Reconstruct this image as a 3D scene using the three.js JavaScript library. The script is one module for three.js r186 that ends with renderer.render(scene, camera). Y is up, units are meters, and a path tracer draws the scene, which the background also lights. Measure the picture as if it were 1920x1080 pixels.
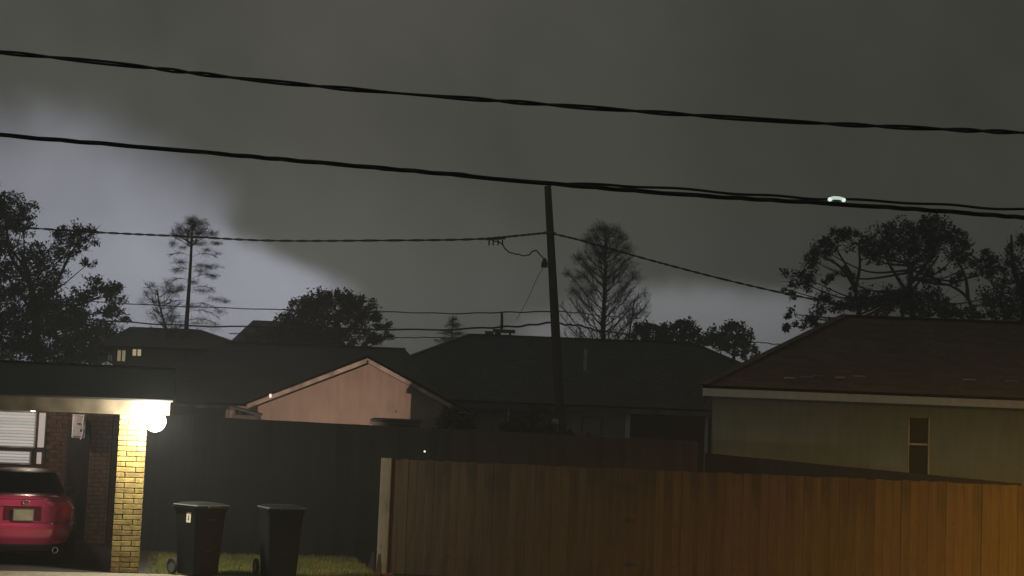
import * as THREE from 'three';
import { RoundedBoxGeometry } from 'three/addons/geometries/RoundedBoxGeometry.js';
import { RectAreaLightUniformsLib } from 'three/addons/lights/RectAreaLightUniformsLib.js';
import { mergeGeometries } from 'three/addons/utils/BufferGeometryUtils.js';

// ------------------------------------------------------------------ camera, sky, light, exposure
const scene = new THREE.Scene();
const FOCAL = 3000;                                   // pixels of a 1920 px wide picture
const camera = new THREE.PerspectiveCamera(2 * Math.atan(540 / FOCAL) * 180 / Math.PI, 1920 / 1080, 0.1, 1500);
camera.rotation.order = 'YXZ';
camera.position.set(0, 2.43, 0);
camera.rotation.set(Math.atan(260 / FOCAL), 0, 0.04);
camera.updateMatrixWorld(true);
scene.add(camera);

const renderer = new THREE.WebGLRenderer({ antialias: true });
renderer.toneMapping = THREE.LinearToneMapping;
renderer.toneMappingExposure = 1;
renderer.shadowMap.enabled = true;
RectAreaLightUniformsLib.init();

// ---- small helpers that the sky needs
function rng(seed) {
  let a = seed >>> 0;
  return () => { a = (a + 0x6D2B79F5) | 0; let t = Math.imul(a ^ (a >>> 15), 1 | a); t = (t + Math.imul(t ^ (t >>> 7), 61 | t)) ^ t; return ((t ^ (t >>> 14)) >>> 0) / 4294967296; };
}
const clamp = (x, a = 0, b = 1) => Math.min(b, Math.max(a, x));
const smooth = (a, b, x) => { const t = clamp((x - a) / (b - a)); return t * t * (3 - 2 * t); };
const lerp = (a, b, t) => a + (b - a) * t;
function hash2(x, y, s) { let h = Math.imul(x, 374761393) + Math.imul(y, 668265263) + Math.imul(s, 2246822519); h = Math.imul(h ^ (h >>> 13), 1274126177); return ((h ^ (h >>> 16)) >>> 0) / 4294967296; }
function vnoise(x, y, s, px = 0, py = 0) {            // value noise, tileable with period px, py
  const xi = Math.floor(x), yi = Math.floor(y), fx = x - xi, fy = y - yi, u = fx * fx * (3 - 2 * fx), v = fy * fy * (3 - 2 * fy);
  const m = (k, p) => (p ? ((k % p) + p) % p : k), h = (a, b) => hash2(m(a, px), m(b, py), s);
  return lerp(lerp(h(xi, yi), h(xi + 1, yi), u), lerp(h(xi, yi + 1), h(xi + 1, yi + 1), u), v);
}
function fbm(x, y, s, oct = 4, px = 0, py = 0) {
  let a = 0.5, t = 0, n = 0;
  for (let o = 0; o < oct; o++) { t += a * vnoise(x, y, s + o * 17, px, py); n += a; x *= 2; y *= 2; px *= 2; py *= 2; a *= 0.5; }
  return t / n;
}

// night sky: low storm cloud lit by the town, with a flash behind the cloud on the left and a paler gap low on the right
function skyTexture() {
  const W = 2048, H = 1024, d = new Float32Array(W * H * 4);
  for (let j = 0; j < H; j++) {
    const el = ((j + 0.5) / H - 0.5) * 180;
    for (let i = 0; i < W; i++) {
      const phi = ((i + 0.5) / W - 0.5) * 2 * Math.PI;
      let az = (Math.atan2(Math.cos(phi), -Math.sin(phi)) * 180) / Math.PI;   // 0 straight ahead, positive to the right
      const e = Math.max(el, -2), o = (j * W + i) * 4;
      const ax = Math.cos(phi) * 12, azn = Math.sin(phi) * 12;
      // broad cloud tone, without a seam
      const big = fbm(ax * 0.9 + 40 + e * 0.03, azn * 0.9 + e * 0.13 + 20, 3, 4);
      const mid = fbm(ax * 2.6 + e * 0.20 + 7, azn * 2.6 + e * 0.42, 9, 4);
      const fine = fbm(ax * 9 + e * 0.7, azn * 9 + e * 1.3 + 4, 21, 3);
      let base = 0.069 * (0.72 + 0.40 * big + 0.16 * (mid - 0.5) + 0.05 * (fine - 0.5));
      base *= lerp(1.18, 0.70, smooth(-9, 14, az + 4 * (mid - 0.5) - 0.5 * (e - 8)) * (1 - smooth(60, 120, az)));
      const low = smooth(11, 2, e);
      base *= 1 + 0.95 * low * smooth(12, -2, Math.abs(az + 3) - 4);
      let r = base, g = base * 1.005, b = base * 0.82;
      b *= 1 + 0.12 * low;
      // flash behind the cloud at the left
      const w1 = (mid - 0.5) * 1.6 + (fine - 0.5) * 0.5;
      let edge = e > 7.2 ? -10.2 - 0.15 * (e - 7.2) : e > 4.4 ? lerp(-6.3, -10.2, smooth(4.4, 7.0, e)) : -6.2;
      const roof = lerp(10.3, 8.4, smooth(-15.5, -10, az)) + w1 * 0.5, inside = smooth(edge + 0.9, edge - 1.0, az + w1 * 0.9) * smooth(roof + 0.9, roof - 2.6, e) * smooth(-46, -16, az);
      const veil = smooth(14.5, 8, e) * smooth(-7, -15, az) * smooth(-60, -18, az);
      const f = inside * (0.195 + 0.06 * (mid - 0.5) + 0.04 * smooth(-18, -13, az)) * lerp(0.92, 1.5, smooth(8, 2.5, e)) + veil * 0.02;
      r += f * 0.96; g += f * 0.99; b += f * 1.22;
      // paler gap under the cloud on the right
      const w2 = (mid - 0.5) * 1.6 + (fine - 0.5);
      const top = lerp(4.1, 5.35, smooth(0.5, 5.5, az));
      const gap = smooth(top + 0.35, top - 0.9, e + w2 * 0.35) * smooth(-0.4, 1.2, az) * smooth(13, 9, az) * lerp(0.75, 1, smooth(2, 6, az));
      r += gap * 0.165; g += gap * 0.167; b += gap * 0.182;
      d[o] = Math.max(r, 0.004); d[o + 1] = Math.max(g, 0.004); d[o + 2] = Math.max(b, 0.004); d[o + 3] = 1;
    }
  }
  const t = new THREE.DataTexture(d, W, H, THREE.RGBAFormat, THREE.FloatType);
  t.mapping = THREE.EquirectangularReflectionMapping; t.magFilter = t.minFilter = THREE.LinearFilter; t.wrapS = THREE.RepeatWrapping; t.needsUpdate = true;
  return t;
}
const skyTex = skyTexture();
scene.background = skyTex; scene.environment = skyTex;

// what little directional light the lit cloud gives at night
const cloudLight = new THREE.DirectionalLight(new THREE.Color(0.92, 0.95, 1.0), 0.05);
cloudLight.position.set(-20, 30, -14); cloudLight.castShadow = true; cloudLight.shadow.radius = 60; cloudLight.name = 'cloud_light';
Object.assign(cloudLight.shadow.camera, { left: -40, right: 40, top: 40, bottom: -40, near: 1, far: 160 });
cloudLight.target.position.set(0, 0, -36); scene.add(cloudLight, cloudLight.target);

scene.fog = new THREE.FogExp2(new THREE.Color(0.76, 0.82, 0.88), 0.0044);   // damp night air

// strengths of the lamps (candela)
const LAMP_CD = 21, STREET_NITS = 6600, YARD_CD = 100, CARPORT_FILL_CD = 1.9;

// ------------------------------------------------------------------ helpers
const V = (x, y, z) => new THREE.Vector3(x, y, z);
function ray(px, py) { return V((px - 960) / FOCAL, (540 - py) / FOCAL, -1).transformDirection(camera.matrixWorld); }
function at(px, py, D) { const r = ray(px, py); return r.multiplyScalar(D / -r.z).add(camera.position); }      // the point D metres ahead that is seen there
const taken = {};
function numbered(name) { const n = (taken[name] = (taken[name] ?? 0) + 1); return n === 1 ? name : name + '_' + String(n - 1).padStart(3, '0'); }
function shade(o) { o.traverse((c) => { if (c.isMesh) { c.castShadow = true; c.receiveShadow = true; } }); return o; }
function thing(name, label, category, pos = V(0, 0, 0), turn = 0, group) {
  const o = new THREE.Group(); o.name = numbered(name); o.position.copy(pos); o.rotation.y = turn;
  o.userData = { label, category }; if (group) o.userData.group = group;
  scene.add(o); return o;
}
function part(name, geo, mat, parent, label) {
  const m = new THREE.Mesh(geo, mat); m.name = name; m.castShadow = m.receiveShadow = true;
  if (label) m.userData.label = label;
  parent.add(m); return m;
}
function solo(name, geo, mat, label, category, group) {
  const m = part(numbered(name), geo, mat, scene); m.userData = { label, category }; if (group) m.userData.group = group; return m;
}
function struct(name, geo, mat, label, kind = 'structure') { const m = part(numbered(name), geo, mat, scene); m.userData = { kind }; if (label) m.userData.label = label; return m; }
function sub(name, parent) { const g = new THREE.Group(); g.name = name; parent.add(g); return g; }
// uv in metres from the dominant axis of each normal
function boxUV(g, ou = 0, ov = 0) {
  const p = g.attributes.position, n = g.attributes.normal, uv = new Float32Array(p.count * 2);
  for (let i = 0; i < p.count; i++) {
    const ax = Math.abs(n.getX(i)), ay = Math.abs(n.getY(i)), az = Math.abs(n.getZ(i)), x = p.getX(i), y = p.getY(i), z = p.getZ(i);
    let u, v;
    if (ay > 0.8 && ay >= ax && ay >= az) { u = x; v = -z; } else if (ax > az) { u = z; v = Math.hypot(y, 0); } else { u = x; v = y; }
    uv[2 * i] = u + ou; uv[2 * i + 1] = v + ov;
  }
  g.setAttribute('uv', new THREE.BufferAttribute(uv, 2)); return g;
}
function box(w, h, d, x = 0, y = 0, z = 0, ry = 0) { const g = new THREE.BoxGeometry(w, h, d); if (ry) g.rotateY(ry); g.translate(x, y, z); return boxUV(g); }
function rbox(w, h, d, r, x = 0, y = 0, z = 0, seg = 2) { const g = new RoundedBoxGeometry(w, h, d, seg, r); g.translate(x, y, z); return boxUV(g); }
function slab(x0, x1, y0, y1, z0, z1) { return box(Math.abs(x1 - x0), Math.abs(y1 - y0), Math.abs(z1 - z0), (x0 + x1) / 2, (y0 + y1) / 2, (z0 + z1) / 2); }
function bar(a, b, w, h) {                            // a straight rectangular bar from a to b
  const g = new THREE.BoxGeometry(w, h, a.distanceTo(b)), m = new THREE.Matrix4().lookAt(a, b, Math.abs(a.x - b.x) + Math.abs(a.z - b.z) < 1e-6 ? V(0, 0, 1) : V(0, 1, 0));
  m.setPosition(a.clone().add(b).multiplyScalar(0.5)); g.applyMatrix4(m); return boxUV(g);
}
function poly(points, tris, thick = 0) {              // flat-shaded facets, given as vectors
  const pos = []; for (const t of tris) for (const k of t) pos.push(...points[k].toArray());
  const g = new THREE.BufferGeometry(); g.setAttribute('position', new THREE.Float32BufferAttribute(pos, 3)); g.computeVertexNormals(); return g;
}
function taper(pts, r0, r1, radial = 6, segs = 0) {   // tapered limb along a smooth curve
  const c = new THREE.CatmullRomCurve3(pts), n = segs || Math.max(3, pts.length * 3), pos = [], nor = [], uv = [], idx = [];
  let side = null;
  const len = c.getLength();
  for (let i = 0; i <= n; i++) {
    const t = i / n, p = c.getPoint(t), d = c.getTangent(t).normalize();
    if (!side) side = Math.abs(d.y) < 0.9 ? V(0, 1, 0).cross(d).normalize() : V(1, 0, 0).cross(d).normalize();
    side.addScaledVector(d, -side.dot(d)).normalize();
    const up = d.clone().cross(side), r = lerp(r0, r1, t);
    for (let k = 0; k <= radial; k++) {
      const a = (k / radial) * Math.PI * 2, q = side.clone().multiplyScalar(Math.cos(a)).addScaledVector(up, Math.sin(a));
      pos.push(p.x + q.x * r, p.y + q.y * r, p.z + q.z * r); nor.push(q.x, q.y, q.z); uv.push((k / radial) * r0 * 6.28, t * len);
    }
  }
  for (let i = 0; i < n; i++) for (let k = 0; k < radial; k++) { const a = i * (radial + 1) + k, b = a + radial + 1; idx.push(a, a + 1, b, b, a + 1, b + 1); }
  const g = new THREE.BufferGeometry();
  g.setAttribute('position', new THREE.Float32BufferAttribute(pos, 3)); g.setAttribute('normal', new THREE.Float32BufferAttribute(nor, 3)); g.setAttribute('uv', new THREE.Float32BufferAttribute(uv, 2));
  g.setIndex(idx); return g;
}
const tube = (pts, r, radial = 6, segs = 0) => taper(pts, r, r, radial, segs);

// ------------------------------------------------------------------ textures
function tex(w, h, fn, sizeU, sizeV, srgb = true) {   // fn(u, v) -> [r, g, b] in 0..1; a tile of sizeU x sizeV metres
  const d = new Uint8Array(w * h * 4);
  for (let y = 0; y < h; y++) for (let x = 0; x < w; x++) { const c = fn(x / w, y / h), o = (y * w + x) * 4; d[o] = clamp(c[0]) * 255; d[o + 1] = clamp(c[1]) * 255; d[o + 2] = clamp(c[2]) * 255; d[o + 3] = 255; }
  const t = new THREE.DataTexture(d, w, h); t.wrapS = t.wrapT = THREE.RepeatWrapping; t.magFilter = t.minFilter = THREE.LinearFilter;
  if (srgb) t.colorSpace = THREE.SRGBColorSpace;
  t.repeat.set(1 / sizeU, 1 / sizeV); t.needsUpdate = true; return t;
}
const grey = (v) => [v, v, v];
const woodFn = (u, v) => {
  const warp = fbm(u * 6, v * 3, 5, 3, 6, 3) * 0.12;
  const grain = fbm((u + warp) * 64, v * 3, 11, 3, 64, 3), streak = fbm(u * 14, v * 2, 13, 3, 14, 2), stain = fbm(u * 5, v * 6, 19, 4, 5, 6);
  const knot = smooth(0.88, 0.96, vnoise(u * 26, v * 22, 71, 26, 22));
  return 0.86 - 0.22 * (grain - 0.4) - 0.20 * (streak - 0.4) - 0.13 * smooth(0.5, 0.8, stain) - 0.16 * knot;
};
const T = {
  wood: tex(512, 512, (u, v) => grey(woodFn(u, v)), 1.6, 3.2),
  woodBump: tex(512, 512, (u, v) => grey(0.5 + 0.9 * (woodFn(u, v) - 0.7)), 1.6, 3.2, false),
  shingle: tex(512, 512, (u, v) => {
    const row = Math.floor(v * 16), f = v * 16 - row, off = (row % 2) * 0.5 + 0.3 * hash2(row, 3, 5), c = u * 7 + off, tab = ((Math.floor(c) % 7) + 7) % 7, fc = c - Math.floor(c);
    const tone = 0.72 + 0.22 * hash2(tab, row, 8) + 0.20 * (fbm(u * 60, v * 60, 31, 2, 60, 60) - 0.5) + 0.25 * (fbm(u * 4, v * 4, 37, 3, 4, 4) - 0.5);
    return grey(tone * (f < 0.1 ? 0.55 : 1) * (fc < 0.035 ? 0.65 : 1));
  }, 2.1, 2.24),
  shingleBump: tex(512, 512, (u, v) => { const row = Math.floor(v * 16), f = v * 16 - row, off = (row % 2) * 0.5 + 0.3 * hash2(row, 3, 5), c = u * 7 + off, fc = c - Math.floor(c), tab = ((Math.floor(c) % 7) + 7) % 7; return grey((1 - f) * 0.75 * (fc < 0.03 ? 0.5 : 1) + 0.15 * hash2(tab, row, 4) + 0.1 * vnoise(u * 120, v * 120, 3, 120, 120)); }, 2.1, 2.24, false),
  stucco: tex(512, 512, (u, v) => grey(0.86 + 0.18 * (fbm(u * 5, v * 5, 41, 5, 5, 5) - 0.5) + 0.10 * (fbm(u * 40, v * 5, 43, 2, 40, 5) - 0.5)), 3.1, 3.1),
  stuccoBump: tex(512, 512, (u, v) => grey(fbm(u * 60, v * 60, 45, 3, 60, 60)), 1.3, 1.3, false),
  siding: tex(64, 256, (u, v) => grey(0.2 + 0.8 * ((v * 8) % 1)), 1, 1.44, false),
  concrete: tex(512, 512, (u, v) => { const s = fbm(u * 4, v * 4, 51, 5, 4, 4), f = fbm(u * 70, v * 70, 53, 2, 70, 70), crack = smooth(0.012, 0.0, Math.abs(fbm(u * 3, v * 3, 57, 4, 3, 3) - 0.5)); return [0, 1, 2].map((k) => (0.84 + 0.36 * (s - 0.5) + 0.16 * (f - 0.5) - 0.25 * crack) * [1, 0.98, 0.93][k]); }, 3.7, 3.7),
  concreteBump: tex(512, 512, (u, v) => grey(fbm(u * 80, v * 80, 59, 3, 80, 80)), 1.9, 1.9, false),
  ground: tex(512, 512, (u, v) => { const s = fbm(u * 9, v * 9, 61, 5, 9, 9), f = fbm(u * 90, v * 90, 63, 2, 90, 90); return [0.62 + 0.5 * (s - 0.5), 0.66 + 0.4 * (f - 0.5) + 0.2 * (s - 0.5), 0.44 + 0.2 * (f - 0.5)]; }, 4.3, 4.3),
  bark: tex(256, 512, (u, v) => { const a = fbm(u * 12 + fbm(u * 4, v * 6, 3, 2, 4, 6), v * 5, 71, 4, 12, 5); return grey(0.45 + 0.8 * (a - 0.3)); }, 0.7, 1.4),
  brick: tex(256, 256, (u, v) => { const a = fbm(u * 6, v * 6, 81, 4, 6, 6), f = fbm(u * 50, v * 50, 83, 2, 50, 50); return grey(0.82 + 0.4 * (a - 0.5) + 0.3 * (f - 0.5)); }, 0.41, 0.37),
  dirt: tex(256, 256, (u, v) => grey(0.78 + 0.5 * (fbm(u * 5, v * 5, 91, 5, 5, 5) - 0.5)), 0.9, 0.9),
};
const rgb = (r, g, b) => new THREE.Color().setRGB(r, g, b);
function mat(color, rough = 0.9, map = null, bump = null, bumpScale = 0.004, extra = {}) {
  const m = new THREE.MeshStandardMaterial({ color: rgb(...color), roughness: rough, map, ...extra });
  if (bump) { m.bumpMap = bump; m.bumpScale = bumpScale; }
  return m;
}
const M = {
  roofDark: mat([0.040, 0.046, 0.052], 0.95, T.shingle, T.shingleBump, 0.012),
  roofBrown: mat([0.115, 0.072, 0.042], 0.95, T.shingle, T.shingleBump, 0.012),
  roofGrey: mat([0.075, 0.075, 0.068], 0.95, T.shingle, T.shingleBump, 0.012),
  stuccoPink: mat([0.42, 0.35, 0.315], 0.92, T.stucco, T.stuccoBump, 0.004),
  stuccoOlive: mat([0.185, 0.255, 0.30], 0.92, T.stucco, T.siding, 0.010),
  stuccoDim: mat([0.55, 0.53, 0.45], 0.92, T.stucco, T.stuccoBump, 0.004),
  stuccoFar: mat([0.16, 0.16, 0.16], 0.92, T.stucco, T.stuccoBump, 0.004),
  trimPale: mat([0.46, 0.54, 0.60], 0.7, T.stucco),
  trimPink: mat([0.52, 0.46, 0.42], 0.7, T.dirt),
  trimTan: mat([0.22, 0.18, 0.125], 0.75, T.dirt),
  trimWhite: mat([0.75, 0.74, 0.72], 0.5, T.dirt),
  windowTrim: mat([0.5, 0.52, 0.54], 0.5, T.dirt),
  trimDark: mat([0.03, 0.032, 0.035], 0.6),
  soffit: mat([0.30, 0.28, 0.24], 0.9, T.dirt),
  glassDark: new THREE.MeshPhysicalMaterial({ color: rgb(0.006, 0.005, 0.006), roughness: 0.12, metalness: 0, specularIntensity: 0.2 }),
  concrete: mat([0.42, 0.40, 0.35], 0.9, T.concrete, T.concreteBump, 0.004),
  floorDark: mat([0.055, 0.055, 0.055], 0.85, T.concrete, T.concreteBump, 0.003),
  ground: mat([0.075, 0.085, 0.055], 1, T.ground),
  bark: mat([0.05, 0.042, 0.036], 1, T.bark),
  barkPale: mat([0.075, 0.068, 0.06], 1, T.bark),
  poleWood: mat([0.055, 0.047, 0.04], 0.95, T.wood, T.woodBump, 0.006),
  wire: mat([0.012, 0.012, 0.013], 0.7),
  wireGrey: mat([0.03, 0.03, 0.03], 0.7),
  metal: mat([0.10, 0.10, 0.10], 0.5, T.dirt, null, 0, { metalness: 0.6 }),
  metalPale: mat([0.42, 0.42, 0.40], 0.5, T.dirt, null, 0, { metalness: 0.3 }),
  binPlastic: new THREE.MeshPhysicalMaterial({ color: rgb(0.006, 0.009, 0.010), roughness: 0.55, specularIntensity: 0.5, map: T.dirt }),
  binLid: mat([0.016, 0.023, 0.022], 0.4, T.dirt),
  binRim: mat([0.10, 0.125, 0.115], 0.4),
  rubber: mat([0.015, 0.015, 0.015], 0.8),
  sticker: mat([0.62, 0.60, 0.50], 0.6),
  ink: mat([0.02, 0.02, 0.02], 0.7),
  mortar: mat([0.16, 0.13, 0.085], 1, T.dirt),
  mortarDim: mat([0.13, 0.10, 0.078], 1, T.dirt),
};
const leafMat = (r, g, b) => new THREE.MeshPhysicalMaterial({ color: rgb(r, g, b), roughness: 0.95, transmission: 0.3, thickness: 0, side: THREE.DoubleSide, specularIntensity: 0.15 });

// ------------------------------------------------------------------ ground
struct('ground', (() => { const g = new THREE.PlaneGeometry(220, 220, 1, 1); g.rotateX(-Math.PI / 2); g.translate(0, 0, -70); return boxUV(g); })(), M.ground);

// the house with the carport stands a little askew: its frame has its origin at the column
const TURN = 0.2, ORIGIN = V(-5.37, 0, -23.15);
const frameM = new THREE.Matrix4().makeRotationY(TURN).setPosition(ORIGIN), frameInv = frameM.clone().invert();
function loc(px, py, z) {                             // the point of the plane z of that frame that is seen there, in the frame's axes
  const o = camera.position.clone().applyMatrix4(frameInv), d = ray(px, py).transformDirection(frameInv);
  return o.addScaledVector(d, (z - o.z) / d.z);
}
const toWorld = (p) => p.clone().applyMatrix4(frameM);
const PAD = 0.15;
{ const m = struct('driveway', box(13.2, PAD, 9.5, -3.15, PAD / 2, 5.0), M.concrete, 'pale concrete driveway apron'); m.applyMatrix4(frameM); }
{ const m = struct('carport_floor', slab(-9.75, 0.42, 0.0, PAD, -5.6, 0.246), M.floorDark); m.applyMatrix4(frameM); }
// brick edging where the driveway ends by the fence post
// ------------------------------------------------------------------ the brick house with the carport
const house = thing('carport_house', 'low brick house with a dark roof and an open carport, at the left edge', 'house', ORIGIN, TURN);
const COLTOP = 2.385;
{
  // column of single bricks
  const col = sub('column', house);
  part('mortar_core', slab(-0.172, 0.172, PAD, COLTOP, -0.172, 0.172), M.mortar, col);
  const r = rng(11), H = 0.064, P = (COLTOP - PAD) / 30, A = 0.385, W = 0.115, L = A - W - 0.01;
  const tones = [[0.46, 0.35, 0.12], [0.40, 0.30, 0.10], [0.52, 0.41, 0.155], [0.34, 0.245, 0.085], [0.49, 0.37, 0.12], [0.43, 0.31, 0.12]].map((c) => mat(c, 0.92, T.brick, T.brick, 0.003));
  const geos = [0, 1, 2, 3].map((k) => { const g = new RoundedBoxGeometry(L, H, W, 1, 0.006); return boxUV(g, k * 0.13, k * 0.21); });
  for (let c = 0; c < 30; c++) for (let k = 0; k < 4; k++) {
    const m = part('brick', geos[(r() * 4) | 0], tones[(r() * 6) | 0], col), s = c % 2 ? -1 : 1, ang = (k * Math.PI) / 2;
    const off = V(s * (A - L) / 2, 0, (A - W) / 2).applyAxisAngle(V(0, 1, 0), ang);
    m.position.set(off.x + (r() - 0.5) * 0.004, PAD + (c + 0.5) * P, off.z + (r() - 0.5) * 0.005); m.rotation.set((r() - 0.5) * 0.012, ang + (r() - 0.5) * 0.012, (r() - 0.5) * 0.02);
  }
  // beam and fascia, roof
  const XL = -9.6, XR = 0.50;
  part('beam', slab(XL, 0.25, COLTOP, 2.47, -0.16, 0.17), M.trimTan, house);
  part('fascia', slab(XL, XR, 2.40, 2.585, 0.22, 0.25), M.trimTan, house);
  part('fascia', slab(XR - 0.03, XR, 2.40, 2.585, -0.8, 0.217), M.trimTan, house);
  part('soffit', slab(XL, XR - 0.034, 2.475, 2.50, -5.4, 0.216), M.soffit, house);
  // low roof as tiers of shingle rows
  const eave = 2.60, ridge = 3.20, zr = -6.0;
  const rf = sub('roof', house);
  const planeF = (x0, x1, z0, y0, z1, y1, th = 0.03) => { const len = Math.hypot(z1 - z0, y1 - y0), g = new THREE.BoxGeometry(x1 - x0, th, len); boxUV(g); g.rotateX(Math.atan2(y1 - y0, z0 - z1)); g.translate((x0 + x1) / 2, (y0 + y1) / 2, (z0 + z1) / 2); return g; };
  part('roof_slope', planeF(XL, XR + 0.04, 0.3, eave, zr, ridge), M.roofDark, rf);
  part('roof_slope', planeF(XL, XR + 0.04, -12.4, eave, zr, ridge), M.roofDark, rf);
  part('ridge_cap', slab(XL, XR + 0.03, ridge + 0.015, ridge + 0.05, zr - 0.12, zr + 0.12), M.roofDark, rf);
  part('gable_wall', (() => { const s = new THREE.Shape(); s.moveTo(-12, 0.0); s.lineTo(-5.72, 0); s.lineTo(-5.72, 3.1); s.lineTo(-6, 3.13); s.lineTo(-12, 2.55); const g = new THREE.ExtrudeGeometry(s, { depth: 0.12, bevelEnabled: false }); g.rotateY(-Math.PI / 2); g.translate(-1.3, 0, 0); return boxUV(g); })(), mat([0.14, 0.10, 0.075], 0.95, T.brick), house);
}
// brick masonry far from the lamp: each brick is real, all of one wall in one part
function brickWall(x0, x1, y0, y1, z, seed, skip = () => false) {
  const r = rng(seed), out = [], P = 0.0745, L = 0.21, rows = Math.round((y1 - y0) / P), ph = (y1 - y0) / rows;
  for (let i = 0; i < rows; i++) for (let x = x0 - (i % 2 ? L / 2 : 0); x < x1 - 0.01; x += L) {
    const a = Math.max(x0, x) + 0.004, b = Math.min(x1, x + L) - 0.006; if (b - a < 0.02 || skip((a + b) / 2, y0 + (i + 0.5) * ph)) continue;
    const d = 0.03 + r() * 0.005; out.push(boxUV(new THREE.BoxGeometry(b - a, ph - 0.010, d).translate((a + b) / 2, y0 + (i + 0.5) * ph, z + d / 2), r(), r()));
  }
  return mergeGeometries(out);
}
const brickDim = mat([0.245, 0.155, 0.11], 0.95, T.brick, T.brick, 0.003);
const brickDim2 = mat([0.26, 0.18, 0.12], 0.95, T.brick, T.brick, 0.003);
const WZ = -5.5;
{
  const xl = -9.55, xr = loc(236, 900, WZ).x;
  const w0 = loc(-30, 770, WZ), w1 = loc(86, 872, WZ);
  part('back_wall', slab(xl, xr, PAD, 2.47, WZ - 0.2, WZ), M.mortarDim, house);
  const bw = part('wall_bricks', brickWall(xl, xr, PAD, 2.46, WZ, 5, (x, y) => x < w1.x + 0.02 && y > w1.y - 0.04), brickDim, house); bw.userData.kind = 'stuff';
  // pilaster
  const p0 = loc(164, 900, WZ + 0.7).x, p1 = loc(205, 900, WZ + 0.7).x;
  part('pilaster', slab(p0 + 0.01, p1 - 0.01, PAD, 2.465, WZ + 0.036, WZ + 0.67), M.mortarDim, house);
  const pb = part('pilaster_bricks', mergeGeometries([brickWall(p0, p1, PAD, 2.46, WZ + 0.67, 6)]), brickDim2, house); pb.userData.kind = 'stuff';
  // dark door between wall and pilaster
  const d0 = loc(127, 900, WZ).x, d1 = loc(161, 900, WZ).x;
  const door = sub('door', house);
  part('door_leaf', slab(d0, d1, PAD, 2.10, WZ + 0.04, WZ + 0.075), mat([0.035, 0.032, 0.032], 0.6, T.dirt), door);
  part('door_frame', mergeGeometries([slab(d0 - 0.05, d0, PAD, 2.15, WZ + 0.038, WZ + 0.09), slab(d1, d1 + 0.03, PAD, 2.15, WZ + 0.038, WZ + 0.09), slab(d0, d1, 2.10, 2.15, WZ + 0.038, WZ + 0.09)]), M.trimDark, door);
  // window with blinds; room light is put into slats and panes as glow
  const win = sub('window', house), z = WZ + 0.05;
  const glow = (c, e) => new THREE.MeshStandardMaterial({ color: rgb(0.7, 0.69, 0.66), roughness: 0.7, emissive: rgb(...c), emissiveIntensity: e });
  const slatM = [glow([0.9, 0.93, 0.9], 0.30), glow([0.95, 0.90, 0.86], 0.34), glow([0.88, 0.92, 0.90], 0.26)], backM = glow([0.9, 0.9, 0.86], 0.03), sideM = glow([0.95, 0.84, 0.78], 0.26);
  const X = (px) => loc(px, 820, z).x, Y = (px, py) => loc(px, py, z).y;
  const panes = [[-30, 64, 774, 838], [-30, 58, 847, 869]];
  for (const [a, b, t, u] of panes) {
    const x0 = X(a), x1 = X(b), yt = Y(b, t), yb = Y(b, u), n = Math.round((yt - yb) / 0.052), r = rng(77);
    part('blind_backing', slab(x0, x1, yb, yt, z - 0.03, z - 0.02), backM, win);
    for (let k = 0; k < n; k++) {
      const g = box(x1 - x0 - 0.01, 0.036, 0.004); g.rotateX(-0.35 + (r() - 0.5) * 0.1); g.translate((x0 + x1) / 2, yt - (k + 0.5) * (yt - yb) / n, z);
      part('slat', g, slatM[(r() * 3) | 0], win);
    }
    part('sash', mergeGeometries([slab(x1, x1 + 0.025, yb - 0.02, yt + 0.02, z - 0.03, z + 0.02), slab(x0, x1, yt, yt + 0.03, z - 0.03, z + 0.02), slab(x0, x1, yb - 0.025, yb, z - 0.03, z + 0.02)]), M.trimWhite, win);
  }
  const fx = X(69), fy0 = Y(60, 876), fy1 = Y(60, 768);
  part('mullion', slab(X(64.7) + 0.03, X(70), fy0, fy1, z - 0.035, z + 0.03), M.trimDark, win);
  part('transom', slab(X(-30), X(64), Y(60, 846), Y(60, 840.3), z - 0.035, z + 0.028), M.trimDark, win);
  part('side_pane', slab(X(71), X(83), Y(77, 839), Y(77, 774), z - 0.03, z - 0.01), sideM, win);
  part('side_pane', slab(X(71), X(80), Y(77, 870), Y(77, 848), z - 0.03, z - 0.01), sideM, win);
  part('window_frame', mergeGeometries([slab(X(84), X(87), fy0, fy1, z - 0.035, z + 0.03), slab(X(70.1), X(83.9), Y(77, 847), Y(77, 840), z - 0.035, z + 0.025)]), M.trimDark, win);
}
// unseen ceiling lamp added to brighten the carport, out of sight behind the beam
{
  const L = thing('fill_lamp', 'small unseen ceiling lamp added to brighten the carport, hidden behind the beam', 'lamp', toWorld(V(-1.75, 2.43, -4.0)), TURN);
  part('dome', new THREE.SphereGeometry(0.07, 20, 10, 0, 6.284, Math.PI / 2, Math.PI / 2), new THREE.MeshStandardMaterial({ color: rgb(1, 1, 1), emissive: rgb(1, 0.8, 0.66), emissiveIntensity: 5 }), L);
  part('ceiling_plate', new THREE.CylinderGeometry(0.085, 0.085, 0.03, 24).translate(0, 0.018, 0), M.metalPale, L);
  const p = new THREE.PointLight(new THREE.Color(1, 0.80, 0.66), CARPORT_FILL_CD, 0, 2); p.name = 'fill_lamp_light'; p.position.y = -0.03; p.castShadow = true; p.shadow.radius = 2.5; L.add(p);
}
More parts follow.
